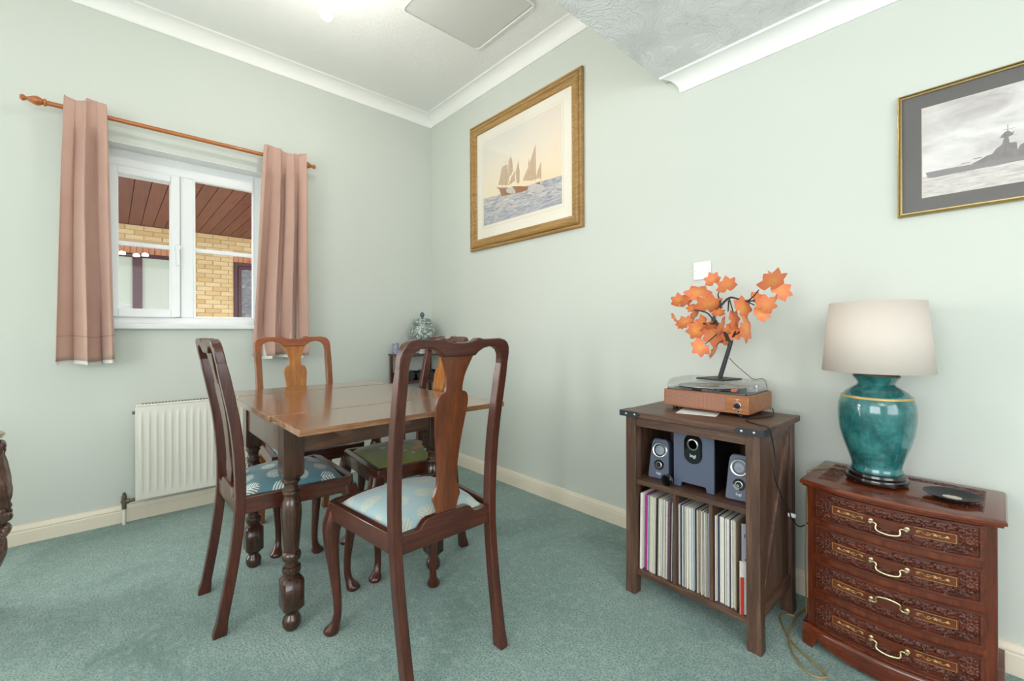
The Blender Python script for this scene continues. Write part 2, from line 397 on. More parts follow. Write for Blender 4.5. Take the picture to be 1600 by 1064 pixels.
# ------------------------------------------------------------------ the window
w1 = bpy.data.objects.new('window_1', None); col.objects.link(w1); w1.location = (-0.14, -1.75, WZ0); w1['kind'] = 'structure'
XF, XB = -0.12, -0.19
CY0, CY1, CZ0, CZ1 = -2.152, -1.802, 1.197, 2.106
FY0, FY1 = -1.732, -1.38
mb = MB()
mb.box(XB, XF, WY0, CY0, WZ0 + 0.027, WZ1); mb.box(XB, XF, FY1, WY1, WZ0 + 0.027, WZ1)
mb.box(XB, XF, CY0, FY1, CZ1, WZ1); mb.box(XB, XF, CY0, FY1, WZ0 + 0.027, CZ0); mb.box(XB, XF, CY1, FY0, CZ0, CZ1)
mb.build('window_frame', MAT['upvc'], w1, 0.004)
def ring(x0, x1, y0, y1, z0, z1, t):
    m = MB(); m.box(x0, x1, y0, y0 + t, z0, z1); m.box(x0, x1, y1 - t, y1, z0, z1)
    m.box(x0, x1, y0 + t, y1 - t, z0, z0 + t); m.box(x0, x1, y0 + t, y1 - t, z1 - t, z1); return m
sash = ring(XB + 0.01, XF + 0.018, CY0 + 0.002, CY1 - 0.002, CZ0 + 0.002, CZ1 - 0.002, 0.046).build('sash', MAT['upvc'], w1, 0.005)
ring(XB + 0.02, XF + 0.006, CY0 + 0.044, CY1 - 0.044, CZ0 + 0.044, CZ1 - 0.044, 0.008).build('glazing_bead', MAT['upvc'], sash, 0.002)
box('pane', MAT['glass'], -0.155, -0.151, CY0 + 0.05, CY1 - 0.05, CZ0 + 0.05, CZ1 - 0.05, sash)
box('glazing_bar', MAT['upvc'], -0.168, -0.148, CY0 + 0.05, CY1 - 0.05, 1.634, 1.66, sash, 0.003)
mb = MB()
for yy, hh in ((-2.089, 0.009), (-2.088, 0.0), (-2.072, 0.004), (-2.060, 0.004)):
    mb.box(-0.1505, -0.150, yy - 0.005, yy + 0.005, 1.262 + hh, 1.270 + hh * 1.6)
mb.build('sticker', MAT['ink_white'], sash)
hd = MB(); hd.lathe([(0.016, 0), (0.018, 0.006), (0.016, 0.014), (0.001, 0.015)], (XF + 0.018, -1.817, 1.645), 16, 'x')
hd.box(XF + 0.024, XF + 0.034, -1.826, -1.808, 1.53, 1.655)
hd.build('window_handle', MAT['upvc'], w1, 0.003)
ring(XF - 0.03, XF + 0.004, FY0 - 0.002, FY1 + 0.002, CZ0 - 0.002, CZ1 + 0.002, 0.012).build('glazing_bead', MAT['upvc'], w1, 0.002)
box('pane', MAT['glass'], -0.155, -0.151, FY0, FY1, CZ0, CZ1, w1)
box('glazing_bar', MAT['upvc'], -0.168, -0.148, FY0, FY1, 1.634, 1.66, w1, 0.003)
mb = MB(); mb.box(XB, 0.0, WY0, WY1, WZ0, WZ0 + 0.028); mb.box(-0.005, 0.036, -2.26, -1.26, 1.121, 1.153)
mb.build('window_sill', MAT['white'], w1, 0.008, 3)
mb = MB(); mb.box(XF, -0.0005, WY0, WY0 + 0.003, 1.153, WZ1); mb.box(XF, -0.0005, WY1 - 0.003, WY1, 1.153, WZ1); mb.box(XF, -0.0005, WY0, WY1, WZ1 - 0.003, WZ1)
mb.build('reveal_lining', MAT['white'], w1)

# ------------------------------------------------------------------ the covered yard outside the window
D = -5.5
def by(y): return -2.1314 + (y + 2.1314) * 1.126
def bz(z): return 1.0914 + (z - 1.0914) * 1.126
m_mortar = plain('pale_sand_mortar', (190, 166, 124), 0.9, var=0.05, scale=60)
m_paving = plain('grey_paving', (150, 148, 142), 0.9, var=0.08, scale=8)
struct(box('ground_outside', m_paving, -12, -0.28, -9, 9, -0.3, -0.12))
wo = struct(box('wall_outside', m_mortar, D - 0.25, D - 0.008, -9, 7, -0.12, 2.775))
brick_mats = [plain('buff_brick_%s' % k, c, 0.9, var=0.07, scale=40, bump=0.2) for k, c in
              (('sandy', (218, 188, 138)), ('honey', (214, 182, 130)), ('pale', (222, 194, 146)), ('ochre', (208, 174, 120)))]
red_brick = plain('red_soldier_brick', (198, 132, 96), 0.9, var=0.08, scale=40, bump=0.2)
meshes = [MB().box(-0.008, 0.005, 0, 0.213, 0, 0.064).mesh('brick', bmx) for bmx in brick_mats]
red = MB().box(-0.008, 0.005, 0, 0.064, 0, 0.158).mesh('brick', red_brick)
def put(me, parent, loc, name='brick'):
    o = bpy.data.objects.new(name, me); col.objects.link(o); o.parent = parent
    o.location = Vector(loc) - (parent.location if parent else Vector()); return o
WINS = [(-3.35, -1.33), (-0.561, 0.9)]       # the two windows in that wall
WT, WB, LT = 2.335, 1.15, 2.5
rnd = random.Random(3)
z = 2.775 - 0.073; k = 0
while z > 1.28:
    y = -2.87 + (0.1125 if k % 2 else 0)
    while y < 1.6:
        segs = [(y, y + 0.213)]
        if z < LT - 0.01:
            for (p, q) in WINS:
                segs = [sg for (a, b) in segs for sg in ((a, min(b, p - 0.006)), (max(a, q + 0.006), b)) if sg[1] - sg[0] > 0.03]
        for (a, b) in segs:
            put(rnd.choice(meshes), wo, (D, a, z)).scale = (1, (b - a) / 0.213, 1)
        y += 0.2235
    z -= 0.0735; k += 1
for (p, q) in WINS:
    y = max(p, -2.87)
    while y < q + 0.05:
        put(red, wo, (D, y, LT - 0.16)); y += 0.0735
m_weep = MAT['black_plastic']
weep = MB().box(0, 0.008, 0, 0.008, 0, 0.055).mesh('weep_vent', m_weep)
for y in (-2.28, -1.63, -0.32): put(weep, wo, (D, y, LT - 0.155), 'weep_vent')
m_maroon = plain('maroon_window_frame', (74, 28, 34), 0.4, var=0.05)
def m_paleglass():  # light showing in the glass is painted as an even pale green-grey
    s = NT('pale_green_lit_glass'); s.p(0.12, spec=0.2); s.base(s.mix(s.noise(s.obj(), 0.9, 2), srgb(172, 180, 160), srgb(190, 194, 180))); return s.mat
def m_darkglass():
    s = NT('dark_reflecting_glass'); s.p(0.08, spec=0.7)
    s.base(s.ramp(s.noise(s.map((1, 3, 5)), 2.2, 5, 0.6, 1.5), [(0.4, srgb(38, 34, 32)), (0.6, srgb(92, 86, 78)), (0.72, srgb(150, 142, 128))])); return s.mat  # paler noise patches paint reflections into the dark pane
for idx, ((p, q), gm, posts) in enumerate(((WINS[0], m_paleglass(), (by(-1.87),)), (WINS[1], m_darkglass(), (0.2,)))):
    wx = bpy.data.objects.new('window_%d' % (idx + 2), None); col.objects.link(wx); wx.location = (D, (p + q) / 2, WB); wx['kind'] = 'structure'
    ring(D - 0.006, D + 0.02, p, q, WB, WT, 0.06).build('frame', m_maroon, wx, 0.004)
    if idx: ring(D, D + 0.03, p + 0.065, posts[0], WB + 0.065, WT - 0.065, 0.05).build('sash', m_maroon, wx, 0.004)
    for yy in posts: box('mullion', m_maroon, D - 0.004, D + 0.03, yy - 0.058, yy + 0.058, WB + 0.06, WT - 0.06, wx, 0.006)
    box('pane', gm, D - 0.006, D + 0.0, p + 0.06, q - 0.06, WB + 0.06, WT - 0.06, wx)
# boarded soffit
sf = struct(box('soffit', plain('dark_red_roof_deck', (92, 48, 38), 0.8), D - 0.3, -1.9, -3.5, 1.2, 2.80, 2.9))
pm = [wood('red_stained_board_%s' % k, *c, axis='x', scale=5, rough=0.6, coat=0.05) for k, c in
      (('deep', ((92, 48, 34), (120, 66, 48), (140, 82, 62))), ('mid', ((100, 54, 38), (130, 74, 54), (148, 90, 68))), ('warm', ((98, 52, 34), (128, 72, 50), (146, 88, 64))))]
plank = [MB().box(0, 3.3, 0.004, 0.142, 0, 0.018).mesh('plank', m_) for m_ in pm]
for i in range(31): put(rnd.choice(plank), sf, (D, -3.4 + 0.146 * i, 2.781), 'plank')
# glowing spots on an added bar, standing in for room lights reflected in the pane
sl = thing('reflected_spots', (D + 0.35, by(-1.92), 2.25), 'three round white glows standing in for lights reflected in the window pane', 'light')
em = NT('reflected_light_glow'); em.b.inputs['Emission Color'].default_value = (1, 0.97, 0.92, 1); em.b.inputs['Emission Strength'].default_value = 3.0
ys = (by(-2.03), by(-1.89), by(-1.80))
mb = MB(); mb.box(D + 0.02, D + 0.05, ys[0] - 0.05, ys[2] + 0.05, 2.29, 2.31); [mb.box(D + 0.04, D + 0.35, y - 0.006, y + 0.006, 2.292, 2.304) for y in ys]; mb.build('added_spot_bar', MAT['bronze'], sl)
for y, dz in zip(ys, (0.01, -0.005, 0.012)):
    mb = MB().lathe([(0.018, 0.04), (0.038, 0.026), (0.042, 0.0), (0.036, -0.008), (0.001, -0.01)], (D + 0.35, y, 2.255 + dz), 20); mb.build('reflected_spot', em.mat, sl)

# ------------------------------------------------------------------ radiator
rd = thing('radiator', (0.08, -1.6, 0.0), 'cream white panel radiator with vertical flutes under the window', 'radiator')
ry0, ry1, rz0, rz1 = -2.034, -1.17, 0.137, 0.672
prof = []; y = ry0 + 0.028
mb = MB()
def rad_front(u, v):
    y = ry0 + (ry1 - ry0) * u; z = rz0 + (rz1 - rz0) * v
    ph = ((y - ry0 - 0.012) % 0.0345) / 0.0345
    g = 1.0 if 0.18 < ph < 0.62 else 0.0
    e = min(1, max(0, (v - 0.09) / 0.02)) * min(1, max(0, (0.91 - v) / 0.02)) * (1 if 0.02 < u < 0.98 else 0)
    return (0.100 + 0.0055 * g * e, y, z)
mb.grid(200, 30, rad_front)
mb.build('front_panel', MAT['radiator'], rd, ang=60)
box('panel_body', MAT['radiator'], 0.055, 0.0995, ry0, ry1, rz0, rz1, rd, 0.006)
mb = MB(); mb.box(0.05, 0.1, ry0 + 0.004, ry1 - 0.004, rz1, rz1 + 0.012)
mb.build('top_cover', MAT['radiator'], rd, 0.003)
mb = MB(); mb.k = 0
for i in range(52): mb.box(0.058, 0.094, ry0 + 0.03 + i * 0.0155, ry0 + 0.039 + i * 0.0155, rz1 + 0.012, rz1 + 0.0155)
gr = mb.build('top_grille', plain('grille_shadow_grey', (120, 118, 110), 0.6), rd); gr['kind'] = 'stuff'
mb = MB(); mb.lathe([(0.011, 0), (0.011, 0.035), (0.015, 0.036), (0.015, 0.05), (0.012, 0.052), (0.012, 0.075), (0.007, 0.08), (0.009, 0.09), (0.001, 0.096)], (0.05, -2.082, 0.088), 14)
mb.lathe([(0.014, 0), (0.014, 0.02), (0.009, 0.022), (0.009, 0.046)], (0.05, -2.08, 0.13), 12, 'y'); mb.build('valve', MAT['bronze'], rd)
MB().lathe([(0.0085, 0), (0.0085, 0.092)], (0.05, -2.082, 0), 12).build('supply_pipe', MAT['radiator'], rd)
MB().lathe([(0.008, -0.012), (0.01, 0), (0.006, 0.003)], (0.085, ry0 - 0.001, 0.64), 10, 'y').build('bleed_plug', MAT['bronze'], rd)
for y in (-1.86, -1.36): box('wall_bracket', MAT['radiator'], 0.001, 0.055, y, y + 0.03, 0.2, 0.6, rd)

# ------------------------------------------------------------------ curtain rod and curtains
RODX, RODZ = 0.11, 2.295
rod = thing('curtain_rod', (0.0, -1.76, RODZ), 'orange varnished wooden curtain rod with turned finials above the window', 'curtain rod')
MB().lathe([(0.0125, -2.385), (0.0125, -1.125)], (RODX, 0, RODZ), 16, 'y').build('rod', MAT['rod'], rod)
fin = [(0.014, 0), (0.019, 0.004), (0.019, 0.01), (0.013, 0.014), (0.02, 0.024), (0.024, 0.036), (0.02, 0.05), (0.012, 0.064), (0.008, 0.072), (0.014, 0.08), (0.016, 0.087), (0.011, 0.095), (0.001, 0.097)]
MB().lathe([(r, -2.378 - t) for r, t in fin], (RODX, 0, RODZ), 18, 'y').build('finial', MAT['rod'], rod)
MB().lathe([(r, -1.132 + t) for r, t in fin], (RODX, 0, RODZ), 18, 'y').build('finial', MAT['rod'], rod)
for y in (-2.235, -1.225):
    mb = MB(); mb.lathe([(0.022, 0), (0.022, 0.01), (0.011, 0.014), (0.011, RODX - 0.012)], (0.0, y, RODZ), 14, 'x'); mb.lathe([(0.018, -0.009), (0.018, 0.009)], (RODX, y, RODZ), 14, 'y'); mb.build('bracket', MAT['rod'], rod)
def curtain(label, top, bot, ztop, zbot, folds, ph, lin_edge, warp=1.0):
    c = thing('curtain', (RODX, (top[0] + top[1]) / 2, zbot), label, 'curtain', 'pink window curtains')
    def fabric(off, drop, inset=0.0):
        def fn(u, v):
            uu = inset + u * (1 - 2 * inset)
            t = v ** 0.8
            a = top[0] + (bot[0] - top[0]) * t; b = top[1] + (bot[1] - top[1]) * t
            wob = 0.05 * math.sin(v * 5 + ph) * math.sin(uu * PI)
            y = a + (b - a) * (uu + wob * 0.5 + 0.035 * math.sin(2 * PI * folds * uu * 2 + ph))
            pinch = 1 - 0.35 * math.exp(-((v - 0.05) / 0.035) ** 2)
            amp = (0.03 + 0.012 * v) * pinch
            s_ = math.sin(2 * PI * folds * uu ** warp + ph + 0.5 * math.sin(v * 3)) + 0.28 * math.sin(2 * PI * folds * 1.7 * uu ** warp + 2 * ph + v * 2)
            x = RODX + 0.006 + amp * s_ + 0.006 * math.sin(9 * uu + 4 * v) - off
            flare = 0.012 * math.exp(-(v / 0.03) ** 2) * math.sin(7 * uu + ph)
            z = ztop + flare - drop + (zbot - ztop) * v - (0.006 * math.sin(8 * uu + ph)) * v
            k = max(0.0, min(1.0, (0.16 - v) / 0.1)); k = k * k * (3 - 2 * k)
            xf = RODX + 0.0165 + 0.016 * (0.5 + 0.5 * s_) + 0.25 * amp * max(0, s_)
            x = x * (1 - k) + (xf - off * 0.15) * k
            return (max(x, 0.012), y, z)
        return fn
    o = MB().grid(110, 46, fabric(0, 0)).build('drape', MAT['curtain'], c, ang=180)
    m_ = o.modifiers.new('thickness', 'SOLIDIFY'); m_.thickness = 0.003
    def hem(u, v):
        p = fabric(-0.0022, 0)(u, 0.905 + 0.004 * v); return p
    MB().grid(110, 1, hem).build('hem_stitch', plain('hem_thread', (172, 136, 122), 0.8), o, ang=180)
    l_ = fabric(0.012, 0.02, 0.03)
    o = MB().grid(90, 20, lambda u, v: (l_(u, 0.25 + v * 0.75)[0], l_(u, 0.25 + v * 0.75)[1] + lin_edge * (v ** 2), l_(u, 0.25 + v * 0.75)[2])).build('lining', MAT['lining'], c, ang=180)
    return c
curtain('dusky pink curtain bunched at the left of the window', (-2.315, -2.150), (-2.350, -2.122), 2.352, 0.95, 2.0, 2.9, 0.0, 1.5)
curtain('dusky pink curtain bunched at the right of the window, behind the chair', (-1.378, -1.118), (-1.452, -1.108), 2.348, 0.945, 3.1, 0.4, -0.012)

# ------------------------------------------------------------------ pendant bulb
PB = (1.17, -1.33, 2.70)
pl = thing('pendant_bulb', (PB[0], PB[1], 2.66), 'bare glowing light bulb hanging from the ceiling', 'light bulb')
bm_ = NT('glowing_bulb_glass'); bm_.b.inputs['Emission Color'].default_value = (1.0, 0.96, 0.88, 1); bm_.b.inputs['Emission Strength'].default_value = 270
bm_.mat.cycles.emission_sampling = 'FRONT'
MB().lathe([(0.001, -0.036), (0.016, -0.033), (0.027, -0.022), (0.031, -0.006), (0.028, 0.01), (0.019, 0.028), (0.014, 0.042)], PB, 20).build('bulb', bm_.mat, pl)
MB().lathe([(0.016, 0.042), (0.019, 0.046), (0.019, 0.085), (0.01, 0.095), (0.004, 0.11)], PB, 16).build('lamp_holder', plain('cream_lamp_holder', (224, 216, 190), 0.4), pl)
mb = MB(); mb.lathe([(0.003, 0.105), (0.003, HC - PB[2] - 0.02)], PB, 8); mb.build('flex', MAT['white'], pl)
MB().lathe([(0.008, -0.03), (0.035, -0.02), (0.045, 0.0)], (PB[0], PB[1], HC), 20).build('ceiling_rose', MAT['white'], pl)
# ------------------------------------------------------------------ dining table
tb = thing('dining_table', (1.37, -1.33, 0), 'dark oak draw-leaf dining table with turned legs and worn top', 'table')
TZ = 0.80
box('table_top', [MAT['oak_top']], 1.06, 1.70, -1.722, -0.925, TZ - 0.022, TZ, tb, 0.0015)
def leaf(x0, x1, y0, y1, z, r):
    o = MB(); o.prism(rrect(x0, x1, y0, y1, r, 4), lambda p: (p[0], p[1], z - 0.02), lambda p: (p[0], p[1], z))
    return o.build('table_leaf', MAT['oak_top'], tb, 0.0015)
leaf(1.711, 2.02, -1.716, -0.898, TZ + 0.0005, 0.006)
leaf(0.815, 1.052, -1.70, -0.945, TZ + 0.0005, 0.05)
mb = MB(); LX, LY = (1.07, 1.665), (-1.64, -1.03)
for (x0, x1, y0, y1) in ((LX[0], LX[1], LY[0] - 0.028, LY[0] - 0.006), (LX[0], LX[1], LY[1] + 0.006, LY[1] + 0.028)):
    box('apron', MAT['oak_dark'], x0 + 0.03, x1 - 0.03, y0, y1, 0.645, 0.765, tb, 0.002)
for x in (LX[0] - 0.028, LX[1] + 0.006):
    box('apron', MAT['oak_dark'], x, x + 0.022, LY[0] + 0.03, LY[1] - 0.03, 0.655, 0.748, tb, 0.002)
for y in (-1.55, -1.33, -1.11): box('leaf_runner', MAT['oak_dark'], 0.86, 1.96, y - 0.018, y + 0.018, 0.752, 0.777, tb)
def table_leg(x, y):
    m = MB(); h = 0.036
    def sq(s, z, c=0.0):
        return [(x + a, y + b, z) for a, b in ((-s + c, -s), (s - c, -s), (s, -s + c), (s, s - c), (s - c, s), (-s + c, s), (-s, s - c), (-s, -s + c))]
    m.rings([sq(h, 0.778, 0.002), sq(h, 0.575, 0.002), sq(h - 0.004, 0.562, 0.012), sq(h - 0.012, 0.556, 0.014)])
    turned = [(0.026, 0.558), (0.031, 0.553), (0.031, 0.546), (0.025, 0.54), (0.022, 0.528), (0.024, 0.516), (0.03, 0.512), (0.031, 0.504), (0.026, 0.497), (0.025, 0.492), (0.031, 0.475), (0.0355, 0.45), (0.036, 0.425), (0.034, 0.39), (0.030, 0.34), (0.026, 0.295), (0.025, 0.288), (0.031, 0.283), (0.0335, 0.272), (0.031, 0.259), (0.024, 0.254), (0.022, 0.246), (0.024, 0.236), (0.031, 0.232), (0.033, 0.222), (0.031, 0.210), (0.025, 0.202), (0.024, 0.196)]
    m.lathe(turned, (x, y, 0), 28)
    m.rings([sq(0.024, 0.2, 0.01), sq(0.036, 0.184, 0.006), sq(0.036, 0.085, 0.006), sq(0.024, 0.066, 0.01)])
    m.lathe([(0.022, 0.068), (0.02, 0.062), (0.021, 0.056), (0.029, 0.045), (0.033, 0.03), (0.031, 0.014), (0.024, 0.003), (0.022, 0)], (x, y, 0), 24)
    m.build('leg', MAT['oak_leg'], tb, ang=40)
for x in LX:
    for y in LY: table_leg(x, y)

# ------------------------------------------------------------------ dining chairs
def smooth_path(pts, k=5):
    t = MB(); P = [Vector((a, b, 0)) for a, b in pts]; Q = []
    for i in range(len(P) - 1):
        p0, p1, p2, p3 = P[max(i - 1, 0)], P[i], P[i + 1], P[min(i + 2, len(P) - 1)]
        for j in range(k):
            u = j / k; q = 0.5 * ((2 * p1) + (p2 - p0) * u + (2 * p0 - 5 * p1 + 4 * p2 - p3) * u * u + (3 * p1 - p0 - 3 * p2 + p3) * u ** 3); Q.append((q.x, q.y))
    Q.append(pts[-1]); return Q
BACK = smooth_path([(0.0, -0.25), (0.12, -0.228), (0.25, -0.206), (0.38, -0.19), (0.48, -0.184), (0.6, -0.186), (0.74, -0.198), (0.88, -0.222), (1.0, -0.246), (1.08, -0.262)], 4)
def back_y(z):
    for (z0, y0), (z1, y1) in zip(BACK, BACK[1:]):
        if z0 <= z <= z1: return y0 + (y1 - y0) * (z - z0) / (z1 - z0)
    return BACK[-1][1]
def interp(tab, z):
    for (z0, a), (z1, b) in zip(tab, tab[1:]):
        if z0 <= z <= z1: return a + (b - a) * (z - z0) / (z1 - z0)
    return tab[-1][1]
def make_chair(loc, rz, label, fabric, wz, wx, splat_m, fab_label):
    c = thing('dining_chair', loc, label, 'chair', 'dining chairs around the table', rz)
    kw = dict(parent=c, local=True)
    SX = [(0.0, 0.180), (0.2, 0.183), (0.45, 0.188), (0.75, 0.194), (1.0, 0.1965), (1.1, 0.197)]
    for s in (-1, 1):
        # back leg running up into the stile
        rg = []
        for z, y in BACK:
            if z > 0.96: break
            a = 0.0165 if z > 0.45 else 0.0155 + 0.002 * (0.45 - z)
            d = 0.0175 if z > 0.4 else 0.0175 + 0.004 * (z < 0.03)
            X = s * interp(SX, z)
            rg.append([(X - a, y - d, z), (X + a, y - d, z), (X + a, y + d, z), (X - a, y + d, z)])
        for zt in (0.985, 1.012):
            y = back_y(zt); X = s * 0.1963; rg.append([(X - 0.0153, y - 0.0153, zt), (X + 0.0153, y - 0.0153, zt), (X + 0.0153, y + 0.0153, zt), (X - 0.0153, y + 0.0153, zt)])
        MB().rings(rg).build('back_leg', wz, bevel=0.003, **kw)
        # cabriole front leg: knee, ankle and pad foot
        cx, cy = s * 0.208, 0.212
        dx, dy = s * 0.62, 0.78
        tab = [(0.455, 0.000, 0.026, 1), (0.43, 0.004, 0.029, 1), (0.405, 0.012, 0.031, .8), (0.375, 0.018, 0.029, .5), (0.33, 0.018, 0.0255, .25), (0.27, 0.012, 0.0215, 0), (0.2, 0.003, 0.0178, 0), (0.13, -0.005, 0.015, 0), (0.08, -0.006, 0.0142, 0), (0.05, -0.001, 0.0155, 0), (0.033, 0.008, 0.0195, 0), (0.022, 0.015, 0.025, 0), (0.013, 0.019, 0.028, 0), (0.006, 0.019, 0.0265, 0), (0.0, 0.018, 0.022, 0)]
        rg = []
        for z, off, r, sqr in tab:
            ring_ = []
            for i in range(20):
                a = 2 * PI * i / 20; ca, sa = math.cos(a), math.sin(a)
                k = 1.0 / max(abs(ca), abs(sa)); k = 1 + (min(k, 1.25) - 1) * sqr
                ring_.append((cx + dx * off + r * k * ca, cy + dy * off + r * k * sa, z))
            rg.append(ring_)
        MB().rings(rg).build('front_leg', MAT['mah_z'], ang=50, **kw)
        # side rail
        o = [(s * 0.206, -0.17), (s * 0.237, 0.215), (s * 0.212, 0.215), (s * 0.181, -0.17)]
        m = MB(); m.prism(o, lambda p: (p[0] * 0.99, p[1], 0.425), lambda p: (p[0] * 0.99, p[1], 0.487)); m.build('side_rail', MAT['mah_y'], bevel=0.003, **kw)
    m = MB(); m.prism([(-0.236, 0.214), (-0.2, 0.236), (0.2, 0.236), (0.236, 0.214), (0.2, 0.205), (-0.2, 0.205)], lambda p: (p[0], p[1], 0.425), lambda p: (p[0], p[1], 0.487)); m.build('front_rail', MAT['mah_x'], bevel=0.003, **kw)
    o = [(-0.172, 0.418), (0.172, 0.418), (0.172, 0.478), (0.125, 0.474), (0.108, 0.478), (0.09, 0.498), (0.075, 0.504), (-0.075, 0.504), (-0.09, 0.498), (-0.108, 0.478), (-0.125, 0.474), (-0.172, 0.478)]
    m = MB(); m.prism(o, lambda p: (p[0], -0.197, p[1]), lambda p: (p[0], -0.172, p[1])); m.build('back_rail', wx, bevel=0.002, **kw)
    # crest rail
    half_t = [(0.212, 0.984), (0.2125, 1.02), (0.209, 1.042), (0.199, 1.059), (0.183, 1.069), (0.16, 1.0735), (0.12, 1.072), (0.09, 1.0715), (0.072, 1.0755), (0.064, 1.0745), (0.052, 1.067), (0.028, 1.061), (0, 1.0595)]
    half_b = [(0, 1.017), (0.062, 1.017), (0.072, 1.028), (0.092, 1.040), (0.118, 1.0465), (0.145, 1.0445), (0.165, 1.034), (0.176, 1.018), (0.1805, 0.984)]
    o = half_t + [(-x, z) for x, z in half_t[-2::-1]] + [(-x, z) for x, z in half_b[::-1]][:-1] + half_b
    m = MB(); m.prism(o, lambda p: (p[0], back_y(p[1]) - 0.0158, p[1]), lambda p: (p[0], back_y(p[1]) + 0.0158, p[1])); m.build('crest_rail', wx, bevel=0.004, ang=30, **kw)
    # vase-shaped splat
    W = smooth_path([(0.503, 0.037), (0.53, 0.046), (0.553, 0.054), (0.575, 0.046), (0.6, 0.0385), (0.64, 0.039), (0.7, 0.0445), (0.78, 0.0545), (0.84, 0.0615), (0.868, 0.0625), (0.89, 0.056), (0.899, 0.046), (0.903, 0.0345), (0.925, 0.0325), (0.955, 0.0365), (0.985, 0.0475), (1.02, 0.063)], 4)
    rg = []
    for z, hw in W:
        y = back_y(z) + 0.002
        rg.append([(-hw, y - 0.006, z), (-hw * .33, y - 0.007, z), (hw * .33, y - 0.007, z), (hw, y - 0.006, z), (hw, y + 0.006, z), (hw * .33, y + 0.005, z), (-hw * .33, y + 0.005, z), (-hw, y + 0.006, z)])
    MB().rings(rg).build('splat', splat_m, bevel=0.0015, ang=30, **kw)
    # drop-in seat
    def cush(u, v):
        a, b = u * 2 - 1, v * 2 - 1
        yy = -0.168 + v * 0.372; hw = 0.168 + (0.207 - 0.168) * v
        ed = (1 - abs(a) ** 5) * (1 - abs(b) ** 5)
        return (a * hw, yy, 0.474 + 0.018 * min(1, ed * 3) + 0.045 * (1 - a * a * 0.9) * (1 - b * b * 0.8) * min(1, ed * 1.5))
    m = MB(); m.grid(24, 24, cush)
    q = m.build('seat_cushion', fabric, ang=180, **kw); q['label'] = fab_label
    box('seat_board', MAT['oak_dark'], -0.165, 0.165, -0.165, 0.2, 0.455, 0.474, c, local=True)
    return c
mz, mx = MAT['mah_z'], MAT['mah_x']
make_chair((2.014, -1.316, 0), R(91.5), 'mahogany dining chair seen from behind in front, pale blue brocade seat', MAT['fab_pale'], mz, mx, MAT['splat'], 'pale blue brocade seat with gold sprigs')
make_chair((1.355, -1.598, 0), R(0), 'mahogany dining chair in profile, teal seat with white ferns', MAT['fab_teal'], mz, mx, MAT['mah_z'], 'teal brocade seat with white fern sprigs')
make_chair((0.82, -1.318, 0), R(-90), 'golden brown dining chair beyond the table, in front of the right curtain', MAT['fab_mid'], MAT['mah_mid'], MAT['mah_lit_x'], MAT['honey'], 'soft blue brocade seat')
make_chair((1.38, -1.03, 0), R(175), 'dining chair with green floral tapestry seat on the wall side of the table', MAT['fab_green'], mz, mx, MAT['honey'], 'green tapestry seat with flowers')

# ------------------------------------------------------------------ wine rack in the corner, with the jar and pot on it
wr = thing('wine_rack', (0.14, -0.23, 0), 'dark red wooden wine rack with scalloped shelves in the corner', 'wine rack')
for y in (-0.415, -0.045):
    for x in (0.03, 0.235): box('post', mz, x, x + 0.022, y - 0.011, y + 0.011, 0, 0.905, wr, 0.002)
box('rack_top', MAT['mah_y'], 0.02, 0.268, -0.432, -0.028, 0.905, 0.92, wr, 0.003)
for k, z in enumerate((0.15, 0.34, 0.53, 0.72)):
    for x in (0.032, 0.237):
        o = [(-0.406, z - 0.035), (-0.054, z - 0.035), (-0.054, z + 0.025)]
        for j in range(3, -1, -1):
            cy = -0.366 + j * 0.091
            for i in range(9):
                a = -PI * i / 8; o.append((cy + 0.042 * math.cos(a), z + 0.025 + 0.034 * math.sin(a)))
        o.append((-0.406, z + 0.025))
        m = MB(); m.prism(o, lambda p: (x, p[0], p[1]), lambda p: (x + 0.018, p[0], p[1])); m.build('scalloped_rail', MAT['mah_y'], wr)
m_bottle = plain('dark_bottle_glass', (18, 20, 24), 0.1, var=0.05, coat=0.3)
for k, z in enumerate((0.53, 0.72)):
    for j in range(1, 5):
        y = -0.366 + (j - 1) * 0.091
        b = MB().lathe([(0.001, 0.262), (0.034, 0.26), (0.037, 0.254), (0.037, 0.09), (0.03, 0.06), (0.015, 0.035), (0.0135, -0.0), (0.0155, -0.002), (0.0155, -0.018), (0.012, -0.02)], (0.022, 0, 0), 18, 'x')
        o = b.build('wine_bottle', m_bottle, loc=(0.0, 0, 0)); o.location = (0.0, y, z + 0.0285)
        tag(o, '%s dark bottle from the left on the %s shelf of the wine rack' % (('first', 'second', 'third', 'fourth')[j - 1], ('lower', 'upper')[k]), 'bottle', 'bottles in the wine rack')
def m_jar(name, a, b, sc):
    s = NT(name); s.p(0.15, coat=0.6)
    vo = s.n('TexVoronoi', {'Vector': s.obj(), 'Scale': sc}); f = vo.outputs['Distance']
    k = s.ramp(s.noise(s.obj(), sc * 2.2, 5, 0.7, 1.2), [(0.40, srgb(*b)), (0.50, srgb(*b)), (0.56, srgb(*a)), (0.8, srgb(*a))])
    pink = s.m('MULTIPLY', s.m('LESS_THAN', f, 0.2), 0.7)
    s.base(s.mix(pink, k, srgb(196, 150, 170))); return s.mat
jm = m_jar('painted_grey_green_porcelain', (196, 200, 194), (96, 118, 112), 16)
jp = (0.15, -0.185, 0.92)
jar = thing('ginger_jar', jp, 'lidded porcelain ginger jar with grey-green floral pattern on the wine rack', 'jar')
MB().lathe([(0.055, 0), (0.06, 0.004), (0.058, 0.02), (0.07, 0.06), (0.095, 0.12), (0.112, 0.165), (0.114, 0.19), (0.103, 0.215), (0.08, 0.232), (0.07, 0.236), (0.07, 0.255), (0.068, 0.258)], jp, 36).build('jar_body', jm, jar)
